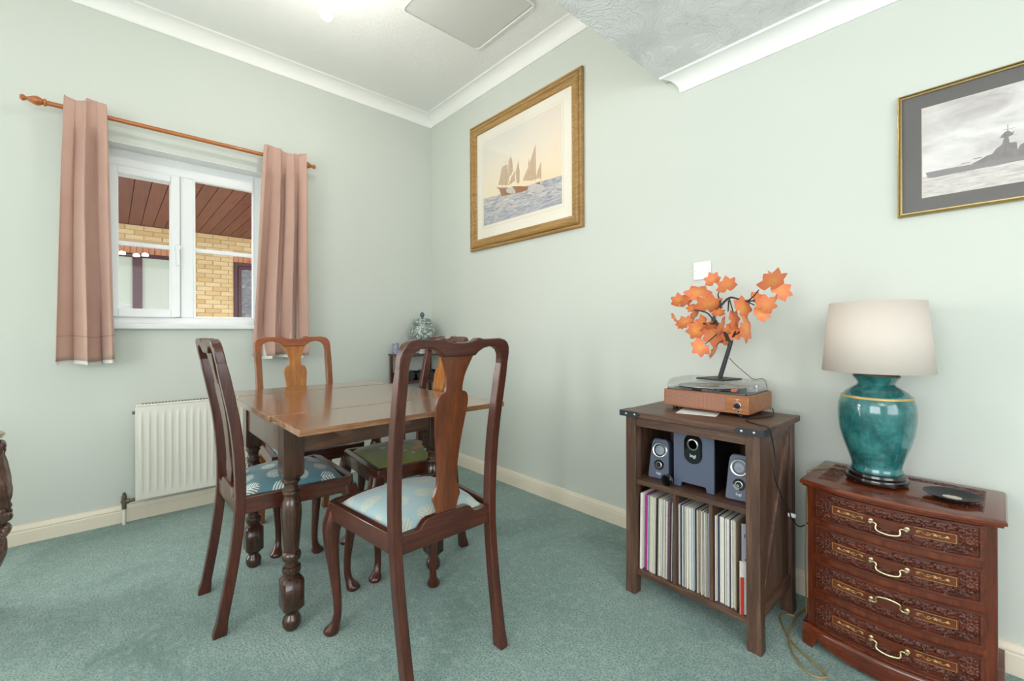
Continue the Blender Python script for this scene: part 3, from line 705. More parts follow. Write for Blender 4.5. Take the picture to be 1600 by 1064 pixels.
lid = MB().lathe([(0.08, 0.25), (0.088, 0.253), (0.088, 0.258), (0.076, 0.262), (0.075, 0.28), (0.068, 0.292), (0.04, 0.298), (0.012, 0.3)], jp, 36).build('lid', jm, jar)
MB().lathe([(0.012, 0.298), (0.009, 0.304), (0.018, 0.316), (0.02, 0.328), (0.014, 0.342), (0.001, 0.352)], jp, 18).build('finial', plain('blue_green_porcelain_knob', (70, 100, 108), 0.15, coat=0.5), lid)
pm_ = m_jar('blue_and_white_porcelain', (206, 210, 226), (84, 92, 140), 60)
o = MB().lathe([(0.02, 0), (0.024, 0.004), (0.026, 0.03), (0.024, 0.06), (0.026, 0.085), (0.024, 0.088), (0.021, 0.085), (0.02, 0.06)], (0, 0, 0), 20).build('porcelain_pot', pm_)
o.location = (0.075, -0.392, 0.92); tag(o, 'small blue and white patterned pot at the left end of the wine rack', 'pot')

# ------------------------------------------------------------------ carved occasional stand at the left edge
cs = thing('carved_stand', (0.80, -2.615, 0), 'carved dark wooden stand with grapes and leaves at the left edge', 'stand')
cm = wood('carved_brown_wood', (52, 32, 28), (96, 66, 56), (142, 108, 92), 'z', rough=0.3, coat=0.4)
B = (0.80, -2.615, 0)
MB().lathe([(0.001, 0.688), (0.155, 0.688), (0.166, 0.692), (0.17, 0.699), (0.167, 0.706), (0.158, 0.709), (0.001, 0.709)], B, 48).build('stand_top', wood('pale_walnut_table_top', (104, 84, 64), (136, 112, 88), (158, 134, 108), 'x', rough=0.3, coat=0.3), cs)
MB().lathe([(0.166, 0.695), (0.1725, 0.699), (0.166, 0.703)], B, 48, cap=False).build('gilt_rim', MAT['brass'], cs)
MB().lathe([(0.11, 0), (0.115, 0.02), (0.09, 0.05), (0.09, 0.1), (0.12, 0.17), (0.142, 0.24), (0.16, 0.33), (0.168, 0.40), (0.158, 0.48), (0.148, 0.56), (0.142, 0.62), (0.145, 0.66), (0.15, 0.688)], B, 40).build('pedestal', cm, cs)
rn = random.Random(11)
def prof_r(z): return interp([(0.05, 0.09), (0.1, 0.09), (0.17, 0.12), (0.24, 0.142), (0.33, 0.16), (0.40, 0.168), (0.48, 0.158), (0.56, 0.148), (0.62, 0.142), (0.69, 0.15)], z)
for kx in range(9):
    ang0 = 2 * PI * kx / 9
    m = MB()
    for j in range(16):
        z = 0.30 + rn.random() * 0.13; a = ang0 + (rn.random() - 0.5) * 0.55; r = prof_r(z) + 0.008
        m.sphere((B[0] + r * math.cos(a), B[1] + r * math.sin(a), z), 0.014 + rn.random() * 0.008, 10, 7)
    m.build('grape_cluster', cm, cs, ang=60)
    m = MB()
    for j in range(4):
        z = 0.635 + 0.02 * (j % 2); a = ang0 + 0.16 * j; r = prof_r(z) + 0.01
        m.sphere((B[0] + r * math.cos(a), B[1] + r * math.sin(a), z), 0.02, 10, 7)
    m.build('grape_cluster', cm, cs, ang=60)
    for (z0, z1, tw, wd) in ((0.665, 0.43, 0.12, 0.05), (0.56, 0.40, -0.16, 0.035), (0.30, 0.13, 0.1, 0.035), (0.22, 0.06, -0.12, 0.03)):
        def leaf_fn(u, v, z0=z0, z1=z1, tw=tw, wd=wd):
            z = z0 + (z1 - z0) * v; wv = wd * math.sin(PI * min(1, v * 0.92 + 0.08)) ** 0.6 * (1 + 0.22 * math.sin(v * 26))
            s_ = (u * 2 - 1); rr = prof_r(z) + 0.010 + 0.016 * (1 - s_ * s_) + 0.010 * math.sin(v * PI) - (0.006 if abs(s_) < 0.12 else 0)
            a = ang0 + tw * math.sin(v * 3) + s_ * wv / rr
            return (B[0] + rr * math.cos(a), B[1] + rr * math.sin(a), z)
        o = MB().grid(8, 16, leaf_fn).build('carved_leaf', cm, cs, ang=50)
        q = o.modifiers.new('thickness', 'SOLIDIFY'); q.thickness = 0.014; q.offset = -1
import numpy as np
# ------------------------------------------------------------------ pictures on the right wall
def frame_mesh(x0, x1, z0, z1, prof):
    """prof: (distance inward from the outer edge, height off the wall)"""
    mb = MB()
    rg = [[(x0 + d, -h, z0 + d), (x1 - d, -h, z0 + d), (x1 - d, -h, z1 - d), (x0 + d, -h, z1 - d)] for d, h in prof]
    return mb.rings(rg, cap=False)
def flat(mb, pts, y): return mb.add([(x, y, z) for x, z in pts], [tuple(range(len(pts)))])
def slab(name, mat, x0, x1, z0, z1, y, parent): return box(name, mat, x0, x1, y, y + 0.002, z0, z1, parent)
def m_seascape():
    s = NT('watercolour_sea_and_sky_print'); s.p(0.6, spec=0.2)
    v = s.obj(); o = s.n('SeparateXYZ', {0: v}); x, z = o.outputs[0], o.outputs[2]
    sky = s.ramp(s.m('ADD', s.m('MULTIPLY_ADD', z, 1.9, 0.28), s.m('MULTIPLY', s.noise(s.map((2, 1, 5)), 1.6, 4), 0.2)),
                 [(0.05, srgb(238, 220, 184)), (0.35, srgb(238, 224, 200)), (0.62, srgb(232, 222, 206)), (0.95, srgb(224, 218, 208))])
    glow = s.m('MULTIPLY', s.m('MINIMUM', s.m('MAXIMUM', s.m('MULTIPLY', x, 3.0), 0.0), 1.0), s.m('MULTIPLY', s.noise(s.map((1.5, 1, 2)), 1.5, 2), 0.55)); sky = s.mix(glow, sky, srgb(238, 208, 182))
    wv = s.noise(s.map((5, 1, 30), (0, R(4), 0)), 2.2, 6, 0.7, 1.2)
    sea = s.ramp(wv, [(0.3, srgb(124, 128, 144)), (0.45, srgb(164, 164, 172)), (0.58, srgb(210, 202, 196)), (0.8, srgb(228, 218, 206))])
    deep = s.m('MULTIPLY', s.m('MAXIMUM', s.m('MULTIPLY_ADD', z, -6.0, -1.25), 0.0), 0.5); sea = s.mix(s.m('MINIMUM', deep, 0.7), sea, srgb(140, 148, 166))
    hz = s.m('LESS_THAN', s.m('ADD', z, s.m('MULTIPLY', x, 0.036)), s.m('MULTIPLY_ADD', s.noise(s.map((20, 1, 1)), 2, 3), 0.012, -0.138))
    s.base(s.mix(hz, sky, sea)); return s.mat
def m_ink(name, a, b, sc=60):
    s = NT(name); s.p(0.6, spec=0.2); s.base(s.mix(s.noise(s.map((1, 1, 0.5)), sc, 3), srgb(*a), srgb(*b))); return s.mat
PX0, PX1, PZ0, PZ1 = 0.612, 1.738, 1.732, 2.708
sp = thing('framed_picture', ((PX0 + PX1) / 2, 0, 2.235), 'gold framed print of old sailing ships at sea on the green wall', 'picture')
goldwood = wood('antique_gold_frame', (112, 80, 36), (156, 118, 64), (190, 156, 100), 'x', scale=12, rough=0.4, coat=0.1)
frame_mesh(PX0, PX1, PZ0, PZ1, [(0, 0.001), (0, 0.02), (0.006, 0.026), (0.016, 0.026), (0.02, 0.02), (0.026, 0.03), (0.036, 0.036), (0.044, 0.034), (0.05, 0.026), (0.07, 0.021), (0.078, 0.023), (0.082, 0.02), (0.082, 0.008), (0.0, 0.001)]).build('frame', goldwood, sp, ang=25)
slab('mount', plain('cream_picture_mount', (236, 230, 216), 0.7, var=0.01), PX0 + 0.07, PX1 - 0.07, PZ0 + 0.07, PZ1 - 0.07, -0.012, sp)
slab('mount_line', plain('buff_mount_line', (222, 210, 188), 0.7, var=0.01), 0.755, 1.585, 1.886, 2.572, -0.0124, sp)
slab('mount_inner', plain('cream_picture_mount_inner', (234, 227, 212), 0.7, var=0.01), 0.758, 1.582, 1.889, 2.569, -0.0127, sp)
pr = slab('print', m_seascape(), 0.772, 1.568, 1.911, 2.551, -0.0132, sp)
HULL = {
 'hull1': [(0.924, 2.171), (0.957, 2.149), (0.985, 2.09), (1.081, 2.082), (1.134, 2.081), (1.12, 2.107), (1.052, 2.139), (0.988, 2.152)],
 'hull2': [(1.096, 2.135), (1.148, 2.125), (1.262, 2.094), (1.257, 2.073), (1.212, 2.07), (1.139, 2.077), (1.129, 2.101)],
 'hull3': [(1.314, 2.099), (1.378, 2.098), (1.374, 2.084), (1.327, 2.081)]}
SAIL = [[(0.986, 2.294), (1.053, 2.279), (1.07, 2.209), (1.053, 2.155), (0.947, 2.185), (0.968, 2.236)], [(0.999, 2.307), (1.052, 2.304), (1.053, 2.282), (0.994, 2.292)],
 [(1.063, 2.328), (1.088, 2.35), (1.102, 2.316), (1.111, 2.243), (1.072, 2.209), (1.058, 2.271)], [(1.128, 2.242), (1.13, 2.165), (1.053, 2.152)],
 [(1.163, 2.292), (1.179, 2.225), (1.176, 2.143), (1.148, 2.144), (1.135, 2.224)], [(1.333, 2.355), (1.336, 2.127), (1.306, 2.123), (1.208, 2.148), (1.267, 2.231)],
 [(1.267, 2.287), (1.28, 2.24), (1.263, 2.22)], [(1.386, 2.228), (1.385, 2.117), (1.336, 2.127), (1.349, 2.166)]]
FOAM = [[(1.033, 2.134), (1.091, 2.133), (1.134, 2.097), (1.134, 2.081), (1.081, 2.087), (1.042, 2.106)], [(1.275, 2.1), (1.327, 2.099), (1.403, 2.068), (1.427, 2.038), (1.361, 2.024), (1.292, 2.052), (1.257, 2.073)]]
mb = MB()
for k, p in enumerate(SAIL): flat(mb, p, -0.01345 - k * 0.00002)
mb.build('printed_sails', m_ink('sail_brown_wash', (184, 154, 126), (214, 190, 162)), pr, smooth=False)
mb = MB()
for k, p in enumerate(HULL.values()): flat(mb, p, -0.0137 - k * 0.00002)
for x, za, zb in ((1.03, 2.15, 2.34), (1.09, 2.14, 2.37), (1.168, 2.13, 2.31), (1.335, 2.11, 2.36), (1.386, 2.1, 2.23), (0.99, 2.15, 2.31)):
    flat(mb, [(x - 0.0014, za), (x + 0.0014, za), (x + 0.0008, zb), (x - 0.0008, zb)], -0.0138)
mb.build('printed_hulls', m_ink('hull_brown_wash', (136, 88, 60), (178, 126, 90)), pr, smooth=False)
mb = MB()
for k, p in enumerate(FOAM): flat(mb, p, -0.014 - k * 0.00002)
mb.build('printed_spray', m_ink('spray_white_wash', (216, 208, 200), (178, 172, 174), 45), pr, smooth=False)
slab('glazing', MAT['glass'], PX0 + 0.08, PX1 - 0.08, PZ0 + 0.08, PZ1 - 0.08, -0.0185, sp)

def m_photo():
    s = NT('grey_photograph_of_sea_and_cloud'); s.p(0.5, spec=0.3)
    o = s.n('SeparateXYZ', {0: s.obj()}); z = o.outputs[2]
    cl = s.ramp(s.m('ADD', s.noise(s.map((3, 1, 7), (0, R(14), 0)), 1.7, 6, 0.6, 0.5), s.m('MULTIPLY', z, 0.35)), [(0.42, srgb(226, 222, 220)), (0.6, srgb(200, 194, 192)), (0.76, srgb(172, 164, 164))])
    sea = s.ramp(s.noise(s.map((4, 1, 26)), 5, 6, 0.7), [(0.35, srgb(182, 174, 172)), (0.6, srgb(216, 210, 206))])
    s.base(s.mix(s.m('LESS_THAN', z, -0.085), cl, sea)); return s.mat
QX0, QX1, QZ0, QZ1 = 3.183, 4.02, 1.502, 1.937
wp = thing('framed_photograph', ((QX0 + QX1) / 2, 0, 1.72), 'black and white warship photograph in thin gold frame with dark mount', 'picture')
darkgold = plain('dull_gold_frame', (176, 154, 104), 0.3, 0.75, var=0.12, scale=60)
frame_mesh(QX0, QX1, QZ0, QZ1, [(0, 0.001), (0, 0.017), (0.004, 0.019), (0.0055, 0.012), (0.0075, 0.011), (0.0085, 0.014), (0.012, 0.014), (0.0125, 0.004), (0, 0.001)]).build('frame', darkgold, wp, ang=25)
slab('mount', plain('charcoal_picture_mount', (104, 101, 99), 0.8, var=0.02), QX0 + 0.01, QX1 - 0.01, QZ0 + 0.01, QZ1 - 0.01, -0.007, wp)
slab('mount_edge', plain('cream_bevel_edge', (216, 204, 182), 0.7), 3.2468, 3.9562, 1.5608, 1.8772, -0.0075, wp)
ph_ = slab('photograph', m_photo(), 3.249, 3.954, 1.563, 1.875, -0.008, wp)
wh = [(3.257, 1.648), (3.262, 1.629), (3.274, 1.626), (3.385, 1.627), (3.80, 1.629), (3.83, 1.648), (3.60, 1.648), (3.393, 1.645), (3.312, 1.648)]
ws = [(3.368, 1.647), (3.393, 1.658), (3.405, 1.665), (3.415, 1.666), (3.425, 1.681), (3.435, 1.689), (3.438, 1.694), (3.441, 1.71), (3.435, 1.718), (3.442, 1.727), (3.449, 1.729), (3.456, 1.718), (3.451, 1.713), (3.453, 1.691), (3.468, 1.69), (3.47, 1.664), (3.475, 1.677), (3.488, 1.684), (3.505, 1.684), (3.507, 1.666), (3.53, 1.682), (3.55, 1.682), (3.552, 1.664), (3.59, 1.66), (3.60, 1.672), (3.63, 1.672), (3.64, 1.658), (3.72, 1.655), (3.72, 1.643), (3.393, 1.643)]
mb = MB(); flat(mb, wh, -0.0082)
mb.build('pictured_hull', m_ink('warship_hull_grey', (140, 134, 134), (152, 146, 146)), ph_, smooth=False)
mb = MB(); flat(mb, ws, -0.0083); flat(mb, [(3.432, 1.712), (3.436, 1.72), (3.443, 1.728), (3.45, 1.731), (3.458, 1.722), (3.464, 1.725), (3.46, 1.714), (3.45, 1.71)], -0.0085)
for (a, b, c, d) in ((3.343, 1.653, 3.366, 1.655), (3.372, 1.661, 3.393, 1.664), (3.4487, 1.72, 3.4503, 1.75), (3.43, 1.713, 3.47, 1.7142), (3.44, 1.735, 3.465, 1.736)):
    flat(mb, [(a, b), (c, b), (c, d), (a, d)], -0.0084)
mb.build('pictured_superstructure', m_ink('warship_upper_grey', (116, 110, 110), (158, 152, 152), 90), ph_, smooth=False)
slab('glazing', MAT['glass'], QX0 + 0.012, QX1 - 0.012, QZ0 + 0.012, QZ1 - 0.012, -0.0105, wp)

# light switch
sw = thing('light_switch', (2.461, 0, 1.39), 'white square single light switch on the wall above the leafy lamp', 'light switch')
box('switch_plate', MAT['upvc'], 2.418, 2.504, -0.009, 0, 1.346, 1.432, sw, 0.003)
mb = MB(); mb.prism([(1.376, -0.009), (1.376, -0.011), (1.389, -0.0125), (1.402, -0.016), (1.402, -0.009)], lambda p: (2.4535, p[1], p[0]), lambda p: (2.4685, p[1], p[0])); mb.build('rocker', MAT['upvc'], sw, 0.0008)
for x in (2.4285, 2.4935): MB().lathe([(0.0032, -0.0087), (0.0032, -0.0095), (0.001, -0.0093)], (x, 0, 1.389), 10, 'y').build('screw', MAT['steel'], sw)

# ------------------------------------------------------------------ record cabinet
ca = thing('record_cabinet', (2.628, -0.33, 0), 'walnut laminate open cabinet with black corner plates, holding records and speakers', 'cabinet')
wz_, wx_, wy_ = MAT['walnut_z'], MAT['walnut_x'], MAT['walnut_y']
box('cabinet_top', wx_, 2.352, 2.906, -0.538, -0.138, 0.742, 0.764, ca, 0.002)
for (x0, x1) in ((2.369, 2.414), (2.843, 2.888)):
    for (y0, y1) in ((-0.522, -0.478), (-0.186, -0.142)):
        m = MB(); f = 0.004 * (1 if x0 > 2.6 else -1)
        m.rings([[(x0 + f * k, y0, z), (x1 + f * k, y0, z), (x1 + f * k, y1, z), (x0 + f * k, y1, z)] for z, k in ((0, 1), (0.1, 0.4), (0.742, 0))]); m.build('leg', wz_, ca, 0.0015)
box('front_rail', wx_, 2.414, 2.843, -0.516, -0.50, 0.702, 0.742, ca, 0.001)
box('shelf', wx_, 2.386, 2.871, -0.512, -0.152, 0.460, 0.480, ca, 0.001)
box('shelf', wx_, 2.386, 2.871, -0.512, -0.152, 0.084, 0.106, ca, 0.001)
for x in (2.568, 2.711): box('divider', wz_, x, x + 0.0125, -0.505, -0.16, 0.106, 0.460, ca)
box('back_panel', wz_, 2.39, 2.868, -0.158, -0.152, 0.084, 0.742, ca)
for xs in (2.380, 2.866):
    box('side_panel', wz_, xs, xs + 0.010, -0.478, -0.186, 0.106, 0.742, ca)
    xo = xs if xs > 2.6 else xs - 0.01
    for z0, z1 in ((0.70, 0.742), (0.106, 0.15)): box('side_rail', wy_, xo, xo + 0.019, -0.478, -0.186, z0, z1, ca, 0.001)
    m = MB(); xa, xb = xo + 0.002, xo + 0.018
    pts = [(-0.478, 0.15), (-0.450, 0.15), (-0.186, 0.672), (-0.186, 0.70), (-0.214, 0.70), (-0.478, 0.178)]
    m.prism(pts, lambda p: (xa, p[0], p[1]), lambda p: (xb, p[0], p[1])); m.build('side_brace', wz_, ca, 0.001)
for s, xe in ((1, 2.351), (-1, 2.907)):
    m = MB(); L = 0.098
    arrow = [(xe, 0.7415), (xe + s * (L - 0.016), 0.7415), (xe + s * L, 0.753), (xe + s * (L - 0.016), 0.7645), (xe, 0.7645)]
    m.prism(arrow, lambda p: (p[0], -0.5375, p[1]), lambda p: (p[0], -0.5402, p[1]))
    arr2 = [(-0.539, 0.7415), (-0.47, 0.7415), (-0.458, 0.753), (-0.47, 0.7645), (-0.539, 0.7645)]
    m.prism(arr2, lambda p: (xe + s * 0.0006, p[0], p[1]), lambda p: (xe - s * 0.0022, p[0], p[1]))
    q = m.build('corner_plate', MAT['black_metal'], ca)
    for t in (0.03, 0.07): MB().lathe([(0.0045, -0.5398), (0.0045, -0.5412), (0.002, -0.5425), (0.0005, -0.5427)], (xe + s * t, 0, 0.753), 10, 'y').build('bolt', MAT['steel'], q)

# records: every sleeve stands on its edge
def sleeve_mat(name, rgb, worn=0.5):
    s = NT(name); s.p(0.6, spec=0.3)
    n = s.noise(s.map((3, 3, 26)), 9, 5, 0.75); k = s.m('MULTIPLY', s.m('GREATER_THAN', n, 0.57), worn)
    c = srgb(*rgb); dk = tuple(x * 0.5 for x in c[:3]) + (1,)
    s.base(s.mix(k, c, dk)); return s.mat
SL = {k: sleeve_mat('record_sleeve_' + k, v, wn) for k, v, wn in (
    ('white', (218, 215, 208), .45), ('cream', (208, 200, 184), .5), ('pale_blue', (176, 192, 204), .25), ('grey', (150, 150, 152), .5), ('black', (36, 36, 42), .7),
    ('navy', (58, 62, 84), .5), ('tan', (168, 148, 122), .5), ('plum', (110, 82, 92), .4), ('magenta', (176, 40, 136), .05), ('ivory', (226, 222, 212), .3))}
sleeves = {}
def sleeve(kind, t):
    t = round(t, 4)
    if (kind, t) not in sleeves: sleeves[(kind, t)] = MB().box(-t / 2, t / 2, 0, 0.312, 0, 0.312).mesh('record_sleeve', SL[kind])
    return sleeves[(kind, t)]
seqs = [
 (2.4235, 2.566, ['magenta', 'pale_blue', 'grey', 'white', 'cream', 'cream', 'white', 'cream', 'cream', 'white', 'grey', 'black', 'white', 'tan', 'ivory', 'ivory', 'white', 'grey', 'ivory', 'white', 'cream'],
  'worn pale record sleeve in the left section of the cabinet', 'records in the left section'),
 (2.583, 2.709, ['white', 'pale_blue', 'plum', 'black', 'ivory', 'cream', 'grey', 'cream', 'ivory', 'ivory', 'white', 'cream', 'ivory', 'white', 'pale_blue', 'white', 'black', 'navy', 'cream', 'tan', 'white', 'black', 'cream', 'ivory'],
  'worn record sleeve in the middle section of the cabinet', 'records in the middle section'),
 (2.7265, 2.806, ['white', 'cream', 'plum', 'navy', 'white', 'ivory', 'ivory', 'ivory', 'black', 'white', 'cream', 'ivory', 'white', 'navy', 'grey'],
  'worn record sleeve in the right section of the cabinet', 'records in the right section')]
ORD = 'first second third fourth fifth sixth seventh eighth ninth tenth eleventh twelfth thirteenth fourteenth fifteenth sixteenth seventeenth eighteenth nineteenth twentieth twenty-first twenty-second twenty-third twenty-fourth twenty-fifth twenty-sixth twenty-seventh twenty-eighth twenty-ninth thirtieth'.split()
rnd = random.Random(5)
extra = ['white', 'cream', 'ivory', 'grey', 'white', 'cream', 'ivory', 'tan', 'black', 'navy', 'pale_blue', 'plum']
seqs = [(a, b, ks + [rnd.choice(extra) for _ in range(n_)], l, g) for (a, b, ks, l, g), n_ in zip(seqs, (7, 5, 5))]
for si, (xa, xb, kinds, lab, grp) in enumerate(seqs):
    ts = [0.0115 if k == 'magenta' else rnd.choice((0.0036, 0.0044, 0.0052, 0.006)) for k in kinds]
    sc_ = (xb - xa - 0.004) / sum(ts); x = xa + (0.0125 if si == 0 else 0.001)
    if si == 0: sc_ = (xb - xa - 0.0205) / sum(ts)
    for num, (k, t) in enumerate(zip(kinds, ts)):
        t *= sc_; 
        o = bpy.data.objects.new('record_sleeve', sleeve(k, t * 0.84)); col.objects.link(o)
        o.location = (x + t / 2, -0.494 + rnd.uniform(-0.004, 0.007), 0.1065)
        o.rotation_euler = (0, R(1.0) if si == 0 else 0, 0)
        tag(o, '%s record from the left in the %s section of the cabinet, %s spine' % (ORD[num], ('left', 'middle', 'right')[si], k.replace('_', ' ')), 'record', grp)
        x += t
o = MB().box(0, 0.009, 0, 0.312, 0, 0.316).build('record_box', SL['ivory']); o.location = (2.4185, -0.5, 0.1067); o.rotation_euler = (0, R(1.0), 0)
tag(o, 'white box set of records leaning at the left end beside the magenta spine', 'record')
# the cover turned outwards at the right end
fc = thing('record_sleeve', (2.821, -0.496, 0.1065), 'grey record cover with black title turned outward at the right end', 'record', rz=R(-48))
cov = plain('grey_album_cover', (172, 174, 190), 0.5, var=0.06, scale=6)
box('cover', cov, -0.002, 0.002, 0, 0.045, 0, 0.312, fc, local=True)
tm = text_mesh('Fello', 0.021, 0.0003); tm.materials.append(MAT['ink_black'])
tm.transform(Matrix(((0, 0, 1, 0.0021), (1, 0, 0, 0.027), (0, 1, 0, 0.268), (0, 0, 0, 1))))
tx = bpy.data.objects.new('title', tm); col.objects.link(tx); tx.parent = fc
fi = MB(); fi.box(0.002, 0.0026, 0.01, 0.045, 0.1, 0.19); fi.build('cover_picture', plain('dark_album_figure', (70, 64, 66), 0.5, var=0.3, scale=40), fc, local=True)
o = MB(); o.box(-0.0015, 0.0015, 0, 0.029, 0, 0.185); o = o.build('picture_disc_bag', SL['white'], loc=(0, 0, 0)); o.location = (2.8185, -0.5085, 0.1065); o.rotation_euler = (0, 0, R(-52))
o.name = 'single_sleeve'; tag(o, 'short pale single sleeve in front of the grey cover', 'record')
o = MB(); o.box(-0.0012, 0.0012, 0.003, 0.014, 0, 0.13); o = o.build('single_sleeve', plain('red_single_sleeve', (190, 52, 40), 0.5, var=0.05), loc=(0, 0, 0)); o.location = (2.8195, -0.5135, 0.1065); o.rotation_euler = (0, 0, R(-52))
tag(o, 'short bright red single sleeve at the right end of the records', 'record')

# speakers
def logo(parent, size, at_, tilt=0.0, local=True):
    me = text_mesh('logi', size, 0.0003); me.materials.append(MAT['ink_white'])
    me.transform(Matrix.Translation(at_) @ Matrix.Rotation(R(90) - tilt, 4, 'X'))
    o = bpy.data.objects.new('logo', me); col.objects.link(o); o.parent = parent; return o
def satellite(loc, rz, label):
    t = thing('satellite_speaker', loc, label, 'speaker', 'satellite speakers on the cabinet shelf', rz)
    tilt = R(9); T_ = Matrix.Rotation(-tilt, 4, 'X')
    def P(x, y, z):
        q = T_ @ Vector((x, y, z)); return (q.x, q.y, max(q.z, 0.0005))
    def sect(z):
        v = z / 0.165; hw = 0.046 - 0.010 * v - 0.003 * math.sin(v * PI) * 0
        return hw
    o = []
    zs = [0.0, 0.006, 0.02, 0.06, 0.1, 0.135, 0.152, 0.16, 0.165]; ins = [0.004, 0.0, 0, 0, 0, 0, 0.002, 0.006, 0.014]
    out = [(sect(z) - i, z) for z, i in zip(zs, ins)] + [(-(sect(z) - i), z) for z, i in zip(zs[::-1], ins[::-1])]
    m = MB(); n = len(out)
    m.rings([[P(x * k, y, 0.0825 + (z - 0.0825) * k) for x, z in out] for y, k in ((0.095, 0.72), (0.06, 0.94), (0.01, 1.0), (0.0, 0.985), (-0.003, 0.95))])
    body = m.build('speaker_body', MAT['slate'], t, local=True, ang=30)
    def ring3(prof, cx, cz, mat, name, par=body, n=32):
        q = MB().lathe([(r, y) for r, y in prof], (cx, 0, cz), n, 'y', cap=False); q.v = [Vector(P(*p)) for p in q.v]; return q.build(name, mat, par, local=True)
    ring3([(0.0325, -0.002), (0.0325, -0.006), (0.029, -0.0085), (0.0245, -0.0075), (0.023, -0.003)], 0, 0.118, MAT['silver'], 'driver_ring')
    ring3([(0.0235, -0.003), (0.0235, -0.0055), (0.021, -0.0055), (0.02, -0.004)], 0, 0.118, MAT['black_gloss'], 'driver_surround')
    ring3([(0.02, -0.004), (0.016, -0.0065), (0.009, -0.006), (0.004, -0.008), (0.0005, -0.008)], 0, 0.118, MAT['slate_light'], 'cone')
    ring3([(0.021, -0.003), (0.0205, -0.006), (0.014, -0.005), (0.0005, -0.004)], 0, 0.058, MAT['black_gloss'], 'port')
    ring3([(0.0125, -0.005), (0.0125, -0.008), (0.0105, -0.0085), (0.0095, -0.005)], 0, 0.058, MAT['steel'], 'port_ring')
    me = logo(body, 0.014, Vector((0, -0.0036, 0.024)))
    me.data.transform(T_)
    return t
satellite((2.476, -0.448, 0.481), R(6), 'slate grey satellite speaker at the left end of the shelf')
satellite((2.797, -0.458, 0.481), R(8), 'slate grey satellite speaker at the right end of the shelf')
sb = thing('subwoofer', (2.631, -0.35, 0.48), 'slate grey square subwoofer with black oval port on the shelf', 'speaker')
m = MB(); o = [(2.551, 0.481), (2.579, 0.481), (2.583, 0.5), (2.679, 0.5), (2.683, 0.481), (2.711, 0.481), (2.711, 0.694), (2.551, 0.694)]
m.prism(o, lambda p: (p[0], -0.462, p[1]), lambda p: (p[0], -0.452, p[1])); m.build('front_baffle', MAT['slate'], sb, 0.001)
box('enclosure', MAT['black_plastic'], 2.553, 2.709, -0.452, -0.235, 0.5, 0.693, sb, 0.002)
for x in (2.553, 2.684): box('foot', MAT['black_plastic'], x, x + 0.025, -0.452, -0.24, 0.481, 0.5, sb)
m = MB(); ov = []
for i in range(36):
    a = 2 * PI * i / 36; ov.append((2.631 + 0.036 * math.cos(a), 0.634 + 0.036 * math.sin(a) + (0.026 if math.sin(a) > 0 else -0.018)))
m.prism(ov, lambda p: (p[0], -0.4618, p[1]), lambda p: (p[0], -0.4638, p[1])); bd = m.build('port_badge', MAT['black_gloss'], sb)
MB().lathe([(0.022, -0.4636), (0.0215, -0.468), (0.0185, -0.469), (0.017, -0.4645), (0.0165, -0.4638)], (2.631, 0, 0.655), 28, 'y', cap=False).build('port_ring', MAT['steel'], sb)
MB().lathe([(0.0165, -0.4642), (0.0005, -0.4642)], (2.631, 0, 0.655), 24, 'y').build('port_hole', MAT['black_plastic'], sb)
me = text_mesh('logi', 0.018, 0.0003); me.materials.append(MAT['ink_white']); me.transform(Matrix.Translation((0, -0.1142, 0.131)) @ Matrix.Rotation(R(90), 4, 'X'))
lo = bpy.data.objects.new('logo', me); col.objects.link(lo); lo.parent = sb
pd = thing('volume_pod', (2.540, -0.492, 0.481), 'small black round volume control beside the subwoofer', 'control')
MB().lathe([(0.019, -0.012), (0.022, -0.009), (0.022, 0.004), (0.0195, 0.006), (0.0195, 0.009), (0.015, 0.012), (0.001, 0.012)], (2.540, -0.492, 0.503), 28, 'y').build('pod_body', MAT['black_gloss'], pd)
MB().lathe([(0.0222, -0.004), (0.0226, -0.002), (0.0222, 0.0)], (2.540, -0.492, 0.503), 28, 'y', cap=False).build('pod_ring', MAT['steel'], pd)

# ------------------------------------------------------------------ turntable
tt = thing('record_player', (2.627, -0.24, 0.764), 'beech record player with clear lid standing on the walnut cabinet', 'record player')
TX0, TX1, TY0, TY1, TZ0, TZ1 = 2.456, 2.799, -0.365, -0.115, 0.778, 0.850
box('body', MAT['beech'], TX0, TX1, TY0, TY1, TZ0, TZ1 - 0.002, tt, 0.003)
box('deck_plate', plain('dark_grey_deck', (70, 70, 74), 0.5), TX0 + 0.008, TX1 - 0.008, TY0 + 0.008, TY1 - 0.008, TZ1 - 0.003, TZ1, tt)
for x in (TX0 + 0.03, TX1 - 0.045):
    for y in (TY0 + 0.02, TY1 - 0.04): box('foot', MAT['black_plastic'], x, x + 0.016, y, y + 0.016, 0.7645, TZ0, tt, 0.002)
def m_grille():
    s = NT('pink_brown_weave_grille'); s.p(0.7)
    u = s.n('SeparateXYZ', {0: s.map((1, 1, 1), (0, R(45), 0))})
    a = s.m('SINE', s.m('MULTIPLY', u.outputs[0], 850.0)); b = s.m('SINE', s.m('MULTIPLY', u.outputs[2], 850.0)); k = s.m('MULTIPLY_ADD', s.m('MULTIPLY', a, b), 0.5, 0.5)
    s.base(s.mix(k, srgb(112, 74, 58), srgb(178, 128, 106))); s.bump(k, 0.4, 0.001); return s.mat
m = MB(); m.prism(rrect(TX0 + 0.008, 2.715, 0.786, 0.842, 0.008, 4), lambda p: (p[0], TY0 + 0.001, p[1]), lambda p: (p[0], TY0 - 0.0015, p[1])); m.build('grille', m_grille(), tt)
MB().lathe([(0.0125, TY0), (0.0125, TY0 - 0.003), (0.0105, TY0 - 0.004), (0.0105, TY0 - 0.002)], (2.759, 0, 0.811), 24, 'y', cap=False).build('knob_ring', MAT['steel'], tt)
